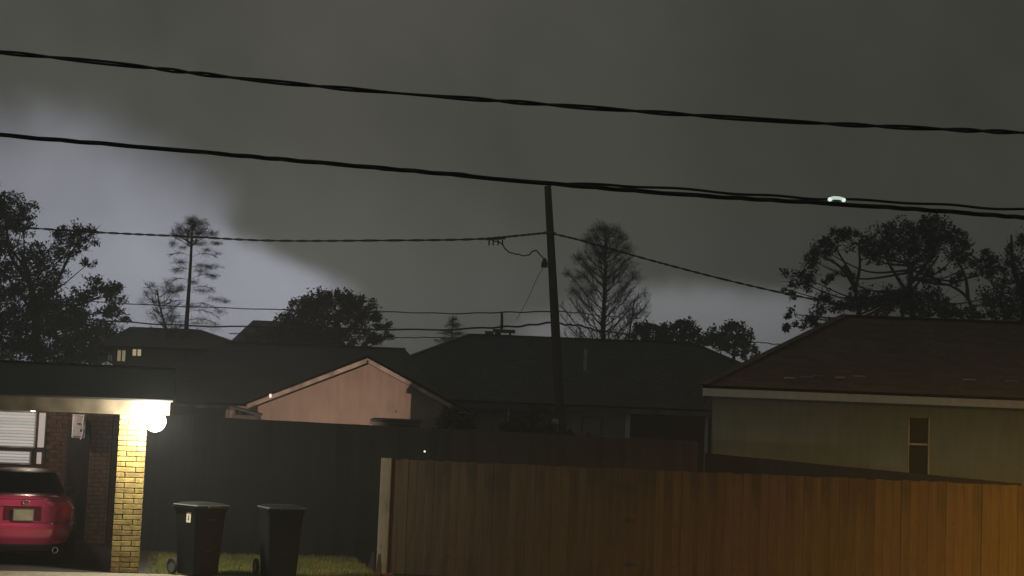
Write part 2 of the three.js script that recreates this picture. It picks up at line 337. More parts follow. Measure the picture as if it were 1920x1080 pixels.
// white meter box on the carport wall, with its cord
{
  const z = WZ + 0.95, a = loc(137, 776, z), b = loc(160, 822, z), c = a.clone().add(b).multiplyScalar(0.5), w = b.x - a.x, h = a.y - b.y;
  const m = thing('meter_box', 'white metal meter box with a pale cord on the dark brick wall under the carport', 'meter box', toWorld(V(c.x, b.y, z)), TURN);
  const hk = 0.5;
  const white = new THREE.MeshStandardMaterial({ color: rgb(0.8, 0.8, 0.8), roughness: 0.5, map: T.dirt });
  part('case', rbox(w, h, 0.12, 0.012, 0, h * 0.5, 0), white, m);
  part('cover', rbox(w * 0.72, h * 0.86, 0.02, 0.008, -w * 0.08, h * 0.5, 0.068), white, m);
  part('latch', rbox(0.05, 0.02, 0.02, 0.004, -0.005, h * 0.60, 0.088), M.ink, m);
  part('latch', rbox(0.02, 0.045, 0.02, 0.004, 0.035, h * 0.33, 0.088), M.ink, m);
  part('cord', tube([V(w * 0.36, h, 0.07), V(w * 0.30, h * 0.7, 0.09), V(w * 0.34, h * 0.35, 0.09), V(w * 0.22, 0.0, 0.10), V(w * 0.18, -0.02, 0.09)], 0.012, 8, 24), mat([0.78, 0.8, 0.84], 0.35), m);
  part('wall_bracket', slab(-0.03, 0.03, h * 0.3, h * 0.8, -0.92, -0.055), M.trimDark, m);
}

// ------------------------------------------------------------------ the lamp
{
  const w = at(291, 790, 22.72), lp = w.clone().applyMatrix4(frameInv);
  const L = thing('wall_lamp', 'bright round wall lamp glaring at the top of the brick column', 'lamp', w, TURN);
  const bulbM = new THREE.MeshStandardMaterial({ color: rgb(1, 1, 1), emissive: rgb(1, 0.95, 0.80), emissiveIntensity: 16, roughness: 0.4 });
  part('globe', new THREE.SphereGeometry(0.15, 32, 20), bulbM, L);
  const cap = new THREE.LatheGeometry([[0.0, 0.0], [0.06, 0.0], [0.06, 0.03], [0.035, 0.05], [0.03, 0.09], [0.0, 0.09]].map(([x, y]) => new THREE.Vector2(x, y)), 28); cap.rotateX(-Math.PI / 2); cap.translate(0, 0, -0.145); part('lamp_collar', cap, M.metalPale, L);
  part('arm', tube([V(0, 0, -0.23), V(-0.005, 0, -0.30), V(-0.03, 0, 0.04 - lp.z), V(0.20 - lp.x, 0, 0.0 - lp.z)], 0.014, 8, 16), M.metal, L);
  part('wall_plate', rbox(0.02, 0.12, 0.10, 0.008, 0.205 - lp.x, 0, 0.0 - lp.z), M.metal, L);
  const p = new THREE.PointLight(new THREE.Color(1, 0.91, 0.70), LAMP_CD, 0, 2); p.name = 'wall_lamp_light'; p.castShadow = true; p.shadow.radius = 5; L.add(p);
}

// ------------------------------------------------------------------ fences
const plank = (col) => mat(col, 0.9, T.wood, T.woodBump, 0.004);
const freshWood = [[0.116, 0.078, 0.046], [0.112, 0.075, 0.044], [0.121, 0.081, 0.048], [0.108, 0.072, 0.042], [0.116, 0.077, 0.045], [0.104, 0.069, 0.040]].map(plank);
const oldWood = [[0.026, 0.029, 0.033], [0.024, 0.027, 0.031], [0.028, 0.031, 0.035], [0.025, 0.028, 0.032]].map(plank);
const boardGeo = [0, 1, 2, 3, 4, 5].map((k) => { const g = new THREE.BoxGeometry(0.1345, 1, 0.019); const a = g.attributes.position, n = g.attributes.normal, uv = g.attributes.uv; for (let i = 0; i < a.count; i++) uv.setXY(i, (Math.abs(n.getX(i)) > 0.5 ? a.getZ(i) : a.getX(i)) + k * 0.27 + 0.1, (a.getY(i) + 0.5) * 1.83 + k * 0.49); return g; });
function fence(f, p0, p1, y0, top0, top1, mats, seed, pitch = 0.1365, jit = 1) {
  const dx = p1.x - p0.x, dz = p1.z - p0.z, len = Math.hypot(dx, dz), ang = Math.atan2(-dz, dx), n = Math.floor(len / pitch), r = rng(seed), out = [];
  f.position.set(p0.x, 0, p0.z); f.rotation.y = ang;
  for (let i = 0; i < n; i++) {
    const t = lerp(top0, top1, i / n) + (r() - 0.5) * 0.022 * jit, m = part('board', boardGeo[(r() * 6) | 0], mats[(r() * mats.length) | 0], f);
    m.scale.set(jit < 0.5 ? 1.0 : 0.99 + r() * 0.02, t - y0, 1); m.position.set((i + 0.5) * pitch, (t + y0) / 2, (r() - 0.5) * 0.009 * jit); m.rotation.set(0, (r() - 0.5) * 0.04 * jit, (r() - 0.5) * 0.008 * jit); out.push(m);
  }
  for (const k of [0.16, 0.52, 0.88]) { const a = V(0, y0 + (top0 - y0) * k, -0.035), b = V(len, y0 + (top1 - y0) * k, -0.035); part('rail', bar(a, b, 0.038, 0.085), mats[0], f); }
  for (let x = 0.4; x < len; x += 2.4) part('post', slab(x - 0.045, x + 0.045, 0, lerp(top0, top1, x / len) - 0.06, -0.15, -0.06), mats[1], f);
  return out;
}
const PA = at(722, 1070, 25.9), PB = at(1920, 1000, 25.0); const ext = PB.clone().sub(PA).setY(0).normalize();
const fA = V(PA.x + 0.04, 0, PA.z), fB = V(PB.x, 0, PB.z).addScaledVector(ext, 1.5);
{
  const f = thing('board_fence', 'long brown board fence glowing orange under street light along the lower right', 'fence');
  fence(f, fA, fB, 0.02, 1.835, 1.84, freshWood, 101);
  part('end_post', rbox(0.17, 1.85, 0.12, 0.008, -0.09, 0.925, 0.02), mat([0.40, 0.34, 0.27], 0.9, T.wood, T.woodBump, 0.004), f, 'pale end post of the brown fence');
  // strap hinges of the gate leaf that is built into the fence
  for (const py of [914, 975, 1058]) {
    const w = at(1180, py, 25.55).sub(f.position).applyAxisAngle(V(0, 1, 0), -f.rotation.y);
    part('hinge', mergeGeometries([rbox(0.19, 0.028, 0.006, 0.002, w.x, w.y, 0.017), rbox(0.035, 0.11, 0.008, 0.002, w.x - 0.02, w.y, 0.0165)].map((g) => g.index ? g.toNonIndexed() : g)), M.ink, f);
  }
}
{
  const a = toWorld(V(0.05, 0, -3.7)), b = toWorld(V(9.75, 0, -3.7));
  const f = thing('tall_fence', 'tall weathered dark board fence behind the two bins and the brown fence', 'fence');
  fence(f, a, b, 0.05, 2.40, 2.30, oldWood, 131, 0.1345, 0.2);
  // the glowing dot for a small glint is built below
}
{
  const a = at(1322, 860, 30.4), b = at(1925, 915, 26.0);
  const f = thing('dark_fence', 'dark board fence in front of the olive walled house, above the brown fence', 'fence');
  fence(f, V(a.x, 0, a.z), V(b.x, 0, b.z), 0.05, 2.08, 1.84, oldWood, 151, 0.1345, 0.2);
}
{ const c = at(793, 846, 27.9); const fz = c.clone().applyMatrix4(frameInv); fz.z = -3.7 + 0.03; const w = toWorld(fz);
  const l = thing('fence_glint', 'tiny white glint made as a glowing dot on the dark fence right of the gable wall', 'light', w, TURN);
  part('lens', new THREE.SphereGeometry(0.016, 12, 8), new THREE.MeshStandardMaterial({ color: rgb(0.9, 0.9, 0.9), emissive: rgb(0.9, 0.95, 1), emissiveIntensity: 1.6 }), l);  // glowing bead and housing put in for a tiny light reflection
  part('housing', new THREE.CylinderGeometry(0.026, 0.03, 0.02, 16).rotateX(Math.PI / 2).translate(0, 0, -0.014), M.ink, l);
}

// grass strip behind the bins, beside the carport
{
  const r = rng(201), blade = new THREE.BufferGeometry();
  blade.setAttribute('position', new THREE.Float32BufferAttribute([-0.005, 0, 0, 0.005, 0, 0, -0.004, 0.04, 0.006, 0.004, 0.04, 0.006, 0, 0.085, 0.028], 3)); blade.setIndex([0, 1, 2, 2, 1, 3, 2, 3, 4]); blade.computeVertexNormals();
  const N = 26000, im = new THREE.InstancedMesh(blade, new THREE.MeshPhysicalMaterial({ color: rgb(1, 1, 1), roughness: 0.9, transmission: 0.35, thickness: 0, side: THREE.DoubleSide }), N), q = new THREE.Object3D(), c = new THREE.Color();
  for (let i = 0; i < N; i++) {
    const x = 0.3 + r() * 3.35, z = 0.22 - Math.pow(r(), 1.3) * 3.7, w = toWorld(V(x, 0.07, z)), s = 0.6 + r() * 0.9; 
    q.position.copy(w); q.rotation.set((r() - 0.5) * 0.7, r() * 6.28, (r() - 0.5) * 0.7); q.scale.set(1.3, s, s); q.updateMatrix(); im.setMatrixAt(i, q.matrix);
    const k = fbm(x * 2, z * 2, 9, 3), dry = r() * 0.5 + smooth(0.45, 0.7, k) * 0.6; im.setColorAt(i, c.setRGB(lerp(0.12, 0.32, dry), lerp(0.19, 0.29, dry), lerp(0.04, 0.08, dry)));
  }
  im.name = numbered('grass'); im.userData = { kind: 'stuff', label: 'short green and straw coloured grass along the foot of the dark fence' }; scene.add(im);
  const base = struct('lawn', (() => { const g = box(3.4, 0.07, 4.9, 1.93, 0.035, -2.21); return g; })(), mat([0.10, 0.11, 0.045], 1, T.ground)); base.applyMatrix4(frameM);
}
// reddish brick edging by the fence post
{
  const e = thing('brick_edging', 'short row of reddish edging bricks at the foot of the pale fence post', 'edging', at(690, 1070, 24.6).setY(0.07), TURN);
  const r = rng(5), tones = [[0.22, 0.10, 0.07], [0.26, 0.12, 0.08], [0.2, 0.09, 0.07]].map((c) => mat(c, 0.95, T.brick, T.brick, 0.003)), g = boxUV(new RoundedBoxGeometry(0.19, 0.06, 0.09, 1, 0.006));
  for (let k = 0; k < 4; k++) { const m = part('brick', g, tones[k % 3], e); m.position.set(-0.30 + k * 0.2, 0.03 + (r() - 0.5) * 0.01, -0.02 * k + (r() - 0.5) * 0.02); m.rotation.set((r() - 0.5) * 0.1, (r() - 0.5) * 0.2, (r() - 0.5) * 0.08); }
  const b = at(694, 1066, 25.7);
  const st = thing('garden_edger', 'dark garden edging stake leaning on the left side of the pale fence post', 'stake', V(b.x, 0, b.z));
  part('blade', (() => { const s = new THREE.Shape(); s.moveTo(-0.06, 0); s.lineTo(0.05, 0); s.quadraticCurveTo(0.045, 0.22, 0.02, 0.36); s.lineTo(-0.005, 0.36); s.quadraticCurveTo(-0.03, 0.2, -0.06, 0); const g = new THREE.ExtrudeGeometry(s, { depth: 0.012, bevelEnabled: true, bevelSize: 0.003, bevelThickness: 0.003, bevelSegments: 1 }); g.rotateZ(-0.08); g.rotateX(-0.12); return boxUV(g); })(), M.ink, st);
  part('knob', new THREE.SphereGeometry(0.018, 12, 8).translate(0.04, 0.365, -0.035), M.ink, st);
}

// ------------------------------------------------------------------ bins
function loftRings(rings, capTop = true, capBottom = true) {   // rings: arrays of vectors with equal counts
  const n = rings[0].length, pos = [], idx = [], uv = [];
  rings.forEach((ring) => { for (let k = 0; k <= n; k++) { const p = ring[k % n]; pos.push(p.x, p.y, p.z); uv.push(k / n * 2.2, p.y); } });
  const s = n + 1;
  for (let i = 0; i + 1 < rings.length; i++) for (let k = 0; k < n; k++) { const a = i * s + k, b = a + s; idx.push(a, b, a + 1, a + 1, b, b + 1); }
  const cap = (ring, flip) => { const c = ring.reduce((t, p) => t.add(p), V(0, 0, 0)).divideScalar(n), o = pos.length / 3; pos.push(c.x, c.y, c.z); uv.push(c.x, c.z); for (const p of ring) { pos.push(p.x, p.y, p.z); uv.push(p.x, p.z); } for (let k = 0; k < n; k++) idx.push(o, o + 1 + (flip ? (k + 1) % n : k), o + 1 + (flip ? k : (k + 1) % n)); };
  if (capTop) cap(rings[rings.length - 1], true); if (capBottom) cap(rings[0], false);
  const g = new THREE.BufferGeometry(); g.setAttribute('position', new THREE.Float32BufferAttribute(pos, 3)); g.setAttribute('uv', new THREE.Float32BufferAttribute(uv, 2)); g.setIndex(idx); g.computeVertexNormals(); return g;
}
function rrect(w, d, r, y, cz = 0, seg = 5) {
  const out = []; const cs = [[w / 2 - r, d / 2 - r, 0], [-w / 2 + r, d / 2 - r, 1], [-w / 2 + r, -d / 2 + r, 2], [w / 2 - r, -d / 2 + r, 3]];
  for (const [cx, cz2, q] of cs) for (let k = 0; k <= seg; k++) { const a = (q + k / seg) * Math.PI / 2; out.push(V(cx + Math.cos(a) * r, y, cz + cz2 + Math.sin(a) * r)); }
  return out;
}
function makeBin(label, pos, turn, sticker) {
  const b = thing('wheeled_bin', label, 'bin', pos, turn, 'wheeled bins beside the carport');
  const prof = [[0.02, 0.41, 0.42, 0.03], [0.05, 0.425, 0.44, 0.04], [0.30, 0.448, 0.462, 0.04], [0.34, 0.454, 0.470, 0.04], [0.72, 0.498, 0.515, 0.04], [0.90, 0.517, 0.535, 0.04], [0.905, 0.545, 0.565, 0.045], [0.955, 0.55, 0.57, 0.045]];
  part('body', loftRings(prof.map(([y, w, d, r]) => rrect(w, d, r, y)).map((a) => a.slice().reverse())), M.binPlastic, b);
  const lid = part('lid', loftRings([[0.957, 0.575, 0.60, 0.05], [0.985, 0.585, 0.61, 0.055], [1.0, 0.575, 0.60, 0.055], [1.004, 0.52, 0.545, 0.05], [1.022, 0.47, 0.49, 0.05], [1.034, 0.30, 0.32, 0.06]].map(([y, w, d, r]) => rrect(w, d, r, y, 0.012)).map((a) => a.slice().reverse())), M.binLid, b);
  part('lid_rim', tube([...rrect(0.575, 0.60, 0.055, 0.994, 0.012), rrect(0.575, 0.60, 0.055, 0.994, 0.012)[0]], 0.009, 6, 90), M.binRim, lid);
  part('lid_lip', rbox(0.22, 0.025, 0.05, 0.01, 0, 0.975, 0.335), M.binLid, lid);
  for (const s of [-1, 1]) part('hinge_lug', rbox(0.05, 0.07, 0.09, 0.012, s * 0.19, 0.955, -0.32), M.binPlastic, b);
  part('handle', tube([V(-0.27, 0.95, -0.36), V(-0.1, 0.95, -0.365), V(0.1, 0.95, -0.365), V(0.27, 0.95, -0.36)], 0.016, 10, 12), M.binLid, b);
  part('axle', new THREE.CylinderGeometry(0.011, 0.011, 0.56, 12).rotateZ(Math.PI / 2).translate(0, 0.12, -0.24), M.metal, b);
  for (const s of [-1, 1]) {
    const wh = sub('wheel', b); wh.position.set(s * 0.265, 0.12, -0.24);
    part('tyre', new THREE.TorusGeometry(0.095, 0.026, 12, 32).rotateY(Math.PI / 2), M.rubber, wh);
    part('rim', new THREE.CylinderGeometry(0.085, 0.085, 0.03, 24).rotateZ(Math.PI / 2), mat([0.10, 0.11, 0.11], 0.4), wh);
  }
  part('grab_bar', rbox(0.16, 0.018, 0.03, 0.006, 0, 0.80, 0.263), M.binLid, b);
  part('front_ridge', rbox(0.13, 0.012, 0.015, 0.004, 0, 0.36, 0.235), M.binLid, b);
  if (sticker) {
    const st = part('sticker', rbox(0.004, 0.145, 0.105, 0.0015, -0.2605, 0.825, 0.085), M.sticker, b, 'pale rectangular sticker with a dark mark');
    st.rotation.z = 0.0; st.position.set(0.001, 0, 0);
    part('printed_mark', mergeGeometries([slab(-0.2655, -0.263, 0.795, 0.855, 0.078, 0.092), slab(-0.2655, -0.263, 0.795, 0.803, 0.068, 0.102), slab(-0.2655, -0.263, 0.843, 0.851, 0.0923, 0.101)]), M.ink, st);
  }
  return b;
}
{ const p1 = at(368, 1066, 22.95), p2 = at(521, 1068, 23.2);
  makeBin('black wheeled bin with a pale sticker on its side, left one of the two bins', V(p1.x, PAD, p1.z - 0.1), 0.80, true);
  makeBin('plain dark wheeled bin in deep shade, right one of the two bins', V(p2.x, PAD, p2.z - 0.05), 0.42, false); }

// ------------------------------------------------------------------ red car
{
  const pos = at(36, 1050, 23.35); pos.y = PAD;
  const car = thing('red_sedan', 'glossy red sedan parked nose first under the carport, seen from behind', 'car', pos, TURN + 0.085); car.scale.set(0.89, 0.975, 0.975);
  const paint = new THREE.MeshPhysicalMaterial({ color: rgb(0.56, 0.05, 0.13), roughness: 0.24, clearcoat: 1, clearcoatRoughness: 0.06, metalness: 0.15 });
  const blackPlastic = mat([0.02, 0.02, 0.022], 0.6), chrome = mat([0.75, 0.75, 0.76], 0.15, null, null, 0, { metalness: 1 });
  // stack of plan outlines: [height, half width, rear z, front z, exponent]
  const TB = [[0.19, 0.70, -0.10, -4.35, 4.5], [0.24, 0.76, -0.03, -4.45, 4.5], [0.33, 0.80, 0.0, -4.52, 4.6], [0.42, 0.845, 0.035, -4.55, 4.6], [0.54, 0.868, 0.05, -4.56, 4.6], [0.600, 0.868, 0.048, -4.55, 4.6], [0.612, 0.862, 0.030, -4.55, 4.7], [0.622, 0.858, -0.012, -4.54, 4.8], [0.70, 0.862, -0.022, -4.5, 4.8], [0.80, 0.858, -0.028, -4.40, 4.8], [0.88, 0.835, -0.030, -4.0, 4.8], [0.94, 0.79, -0.035, -3.6, 4.4], [0.98, 0.74, -0.045, -3.4, 4.0], [1.01, 0.68, -0.075, -3.3, 3.8], [1.03, 0.61, -0.13, -3.2, 3.6], [1.04, 0.52, -0.22, -3.15, 3.4]];
  const sec = (y) => { let k = 0; while (k < TB.length - 2 && TB[k + 1][0] < y) k++; const a = TB[k], b = TB[k + 1], t = clamp((y - a[0]) / (b[0] - a[0])); return a.map((v, i) => lerp(v, b[i], t)); };
  const pt = (y, ang, off = 0) => { const [, w, zr, zf, n] = sec(y), zc = (zr + zf) / 2, hl = (zr - zf) / 2, c = Math.cos(ang), s = Math.sin(ang), e = 2 / n; const p = V(w * Math.sign(c) * Math.pow(Math.abs(c), e), y, zc + hl * Math.sign(s) * Math.pow(Math.abs(s), e)); if (off) { const nx = Math.sign(c) * Math.pow(Math.abs(c), 2 - e) / w, nz = Math.sign(s) * Math.pow(Math.abs(s), 2 - e) / hl, l = Math.hypot(nx, nz); p.x += nx / l * off; p.z += nz / l * off; } return p; };
  const N = 160, angs = Array.from({ length: N }, (_, k) => -(k / N) * 2 * Math.PI);
  const ys = []; for (let i = 0; i + 1 < TB.length; i++) for (let k = 0; k < 3; k++) ys.push(lerp(TB[i][0], TB[i + 1][0], k / 3)); ys.push(1.04);
  part('body', loftRings(ys.map((y) => angs.map((a) => pt(y, a)))), paint, car);
  const patch = (y0, y1, a0, a1, off, ny = 5, na = 24, shape = (u, v) => [u, v]) => {
    const front = [], pos2 = [], idx = [];
    for (let j = 0; j <= ny; j++) for (let i = 0; i <= na; i++) { const [u, v] = shape(i / na, j / ny); const o = off * Math.min(1, 6 * Math.min(i / na, 1 - i / na) + 0.15, 4 * Math.min(j / ny, 1 - j / ny) + 0.15), p = pt(lerp(y0, y1, v), lerp(a0, a1, u), o); pos2.push(p.x, p.y, p.z); }
    for (let j = 0; j < ny; j++) for (let i = 0; i < na; i++) { const a = j * (na + 1) + i, b = a + na + 1; idx.push(a, b, a + 1, a + 1, b, b + 1); }
    const g = new THREE.BufferGeometry(); g.setAttribute('position', new THREE.Float32BufferAttribute(pos2, 3)); g.setIndex(idx); g.computeVertexNormals(); return g;
  };
  // angle whose outline has a given x at the rear
  const angX = (y, x) => { const [, w, , , n] = sec(y); return Math.acos(Math.sign(x) * Math.pow(Math.abs(x) / w, n / 2)); };
  const lens = new THREE.MeshPhysicalMaterial({ color: rgb(0.62, 0.015, 0.03), roughness: 0.12, clearcoat: 1, clearcoatRoughness: 0.03 });
  for (const s of [1, -1]) {
    const a0 = angX(0.85, s * 0.44), a1 = s > 0 ? 0.30 : Math.PI - 0.30;
    const g = patch(0.775, 0.925, a0, a1, 0.012, 8, 40, (u, v) => [u, s > 0 ? lerp(0.5, v, 0.35 + 0.65 * u) : lerp(0.5, v, 0.35 + 0.65 * u)]);
    const tl = part('tail_light', g, lens, car); lens.side = THREE.DoubleSide;
    part('clear_lens', patch(0.80, 0.86, lerp(a0, a1, 0.72), lerp(a0, a1, 0.93), 0.016, 4, 10), new THREE.MeshPhysicalMaterial({ color: rgb(0.65, 0.6, 0.58), roughness: 0.1, clearcoat: 1, side: THREE.DoubleSide }), tl);
    part('reflector', patch(0.335, 0.365, angX(0.35, s * 0.50), angX(0.35, s * 0.72), 0.010, 3, 10), new THREE.MeshPhysicalMaterial({ color: rgb(0.7, 0.12, 0.1), roughness: 0.15, side: THREE.DoubleSide }), car);
    const ex = part('exhaust', new THREE.TorusGeometry(0.042, 0.010, 12, 28), chrome, car); ex.position.set(s * 0.55, 0.235, -0.035);
    part('exhaust_pipe', new THREE.CylinderGeometry(0.036, 0.036, 0.3, 20, 1, true).rotateX(Math.PI / 2).translate(0, 0, -0.15), blackPlastic, ex);
part('mirror', rbox(0.12, 0.11, 0.09, 0.035, s * 0.80, 0.99, -2.75), blackPlastic, car);
  }
  const dbl = (m) => { m.side = THREE.DoubleSide; return m; };
  part('lower_valance', patch(0.195, 0.32, angX(0.25, 0.70), angX(0.25, -0.70), 0.006, 4, 40), dbl(mat([0.018, 0.018, 0.02], 0.6)), car);
  part('plate_recess', patch(0.66, 0.87, angX(0.75, 0.30), angX(0.75, -0.30), 0.004, 6, 24), dbl(new THREE.MeshPhysicalMaterial({ color: rgb(0.10, 0.006, 0.014), roughness: 0.4, clearcoat: 0.6 })), car);
  part('trunk_seam', patch(0.632, 0.642, angX(0.64, 0.62), angX(0.64, -0.62), 0.003, 2, 40), dbl(blackPlastic.clone()), car);
  part('trunk_garnish', patch(0.868, 0.892, angX(0.88, 0.34), angX(0.88, -0.34), 0.014, 3, 24), dbl(paint.clone()), car);
  part('trunk_spoiler', patch(0.975, 1.015, angX(0.99, 0.56), angX(0.99, -0.56), 0.022, 4, 40), dbl(paint.clone()), car);
  const plate = part('licence_plate', rbox(0.31, 0.158, 0.008, 0.006, 0.02, 0.75, 0.004), mat([0.66, 0.60, 0.44], 0.45, T.dirt), car, 'pale licence plate with faint worn print');
  part('plate_frame', mergeGeometries([slab(-0.14, 0.18, 0.829, 0.838, -0.004, 0.011), slab(-0.14, 0.18, 0.662, 0.671, -0.004, 0.011), slab(-0.145, -0.14, 0.662, 0.838, -0.004, 0.011), slab(0.18, 0.185, 0.662, 0.838, -0.004, 0.011)]), mat([0.5, 0.49, 0.45], 0.3, null, null, 0, { metalness: 0.8 }), plate);
  { const r = rng(31), gs = []; for (let k = 0; k < 6; k++) { const h = 0.05 + r() * 0.012; gs.push(slab(-0.085 + k * 0.037, -0.07 + k * 0.037 + r() * 0.008, 0.725, 0.725 + h, 0.006, 0.0098)); } part('plate_print', mergeGeometries(gs), mat([0.42, 0.37, 0.27], 0.6), plate); }
  part('emblem', (() => { const g = new THREE.TorusGeometry(0.042, 0.008, 10, 32); g.scale(1.25, 0.8, 1); g.translate(0.05, 0.935, -0.022); const h = new THREE.TorusGeometry(0.026, 0.006, 8, 24); h.scale(0.7, 1, 1); h.translate(0.05, 0.935, -0.020); return mergeGeometries([g, h]); })(), mat([0.6, 0.45, 0.46], 0.25, null, null, 0, { metalness: 0.8 }), car);
  // greenhouse
  const GR = [[0.98, 0.70, -0.50, -3.25, 3.4], [1.06, 0.665, -0.68, -3.05, 3.2], [1.16, 0.61, -0.92, -2.72, 3.0], [1.25, 0.55, -1.14, -2.42, 2.9], [1.31, 0.51, -1.30, -2.24, 2.8]];
  const gring = ([y, w, zr, zf, n]) => angs.map((a) => { const c = Math.cos(a), s = Math.sin(a), e = 2 / n; return V(w * Math.sign(c) * Math.pow(Math.abs(c), e), y, (zr + zf) / 2 + (zr - zf) / 2 * Math.sign(s) * Math.pow(Math.abs(s), e)); });
  part('windows', loftRings(GR.map(gring)), M.glassDark, car);
  part('roof', loftRings([[1.305, 0.52, -1.27, -2.28, 2.8], [1.325, 0.51, -1.30, -2.24, 2.8], [1.35, 0.46, -1.38, -2.12, 2.7], [1.37, 0.34, -1.50, -1.98, 2.6], [1.378, 0.18, -1.6, -1.85, 2.6]].map(gring)), new THREE.MeshPhysicalMaterial({ color: rgb(0.035, 0.004, 0.008), roughness: 0.5, clearcoat: 0.2 }), car);  // red roof darkened in its colour for the shade under the carport
  for (const s of [-1, 1]) part('rear_pillar', mergeGeometries([0, 1, 2].map((k) => { const a = GR[k + 1], b = GR[k + 2] ?? GR[4], p = (R) => gring(R)[0] && V(s * R[1] * 0.90, R[0], lerp(R[2], R[3], 0.09) + 0.012); return bar(p(a), p(b), 0.10, 0.03); })), blackPlastic, car);
  for (const [x, z] of [[0.80, -0.95], [-0.80, -0.95], [0.80, -3.65], [-0.80, -3.65]]) {
    const wh = sub('wheel', car); wh.position.set(x, 0.32, z);
    part('tyre', new THREE.TorusGeometry(0.235, 0.085, 14, 40).rotateY(Math.PI / 2), M.rubber, wh);
    part('rim', mergeGeometries([new THREE.CylinderGeometry(0.20, 0.20, 0.13, 32).rotateZ(Math.PI / 2), ...[0, 1, 2, 3, 4].map((k) => new THREE.BoxGeometry(0.15, 0.34, 0.05).rotateX(k * Math.PI * 0.4))]), mat([0.3, 0.3, 0.31], 0.35, null, null, 0, { metalness: 0.8 }), wh);
  }
}

// ------------------------------------------------------------------ houses behind
function roofPlane(a, b, c, d, th = 0.06) {          // four corners (a, b along the eave; c, d along the ridge; c may equal d) -> slab with thickness, uv in metres along the slope
  const u = b.clone().sub(a).normalize(), n = b.clone().sub(a).cross(d.clone().sub(a)).normalize(); if (n.y < 0) n.negate();
  const v = n.clone().cross(u).normalize(), pts = c.distanceTo(d) < 1e-4 ? [a, b, c] : [a, b, c, d], dn = n.clone().multiplyScalar(-th), pos = [], nor = [], uv = [];
  const push = (p, q) => { pos.push(p.x, p.y, p.z); nor.push(q.x, q.y, q.z); const w = p.clone().sub(a); uv.push(w.dot(u), Math.abs(w.dot(v))); };
  const face = (list, q) => { for (let k = 1; k + 1 < list.length; k++) for (const p of [list[0], list[k], list[k + 1]]) push(p, q); };
  const low = pts.map((p) => p.clone().add(dn)); face(pts, n); face(low.slice().reverse(), n.clone().negate());
  for (let k = 0; k < pts.length; k++) { const p = pts[k], q = pts[(k + 1) % pts.length], pl = low[k], ql = low[(k + 1) % pts.length], m = q.clone().sub(p).cross(dn).normalize(); face([p, pl, ql, q], m); }
  const g = new THREE.BufferGeometry(); g.setAttribute('position', new THREE.Float32BufferAttribute(pos, 3)); g.setAttribute('normal', new THREE.Float32BufferAttribute(nor, 3)); g.setAttribute('uv', new THREE.Float32BufferAttribute(uv, 2)); return g;
}
// hip roof over x0..x1, z from zf (front eave, nearest) to zb; ridge from rx0 to rx1
function hipRoof(parent, x0, x1, zf, zb, ye, rx0, rx1, yr, m, x0b = x0) {
  const rf = sub('roof', parent), zr = (zf + zb) / 2, A = V(x0, ye, zf), B = V(x1, ye, zf), C = V(x1, ye, zb), D = V(x0b, ye, zb), R0 = V(rx0, yr, zr), R1 = V(rx1, yr, zr);
  part('roof_slope', roofPlane(A, B, R1, R0), m, rf); part('roof_slope', roofPlane(C, D, R0, R1), m, rf);
  part('roof_slope', roofPlane(D, A, R0, R0), m, rf); part('roof_slope', roofPlane(B, C, R1, R1), m, rf);
  const up = V(0, 0.012, 0);
  part('hip_cap', mergeGeometries([[A, R0], [B, R1], [R0, R1], [C, R1], [D, R0]].map(([p, q]) => bar(p.clone().add(up), q.clone().add(up), 0.2, 0.025))), m, rf);
  return rf;
}
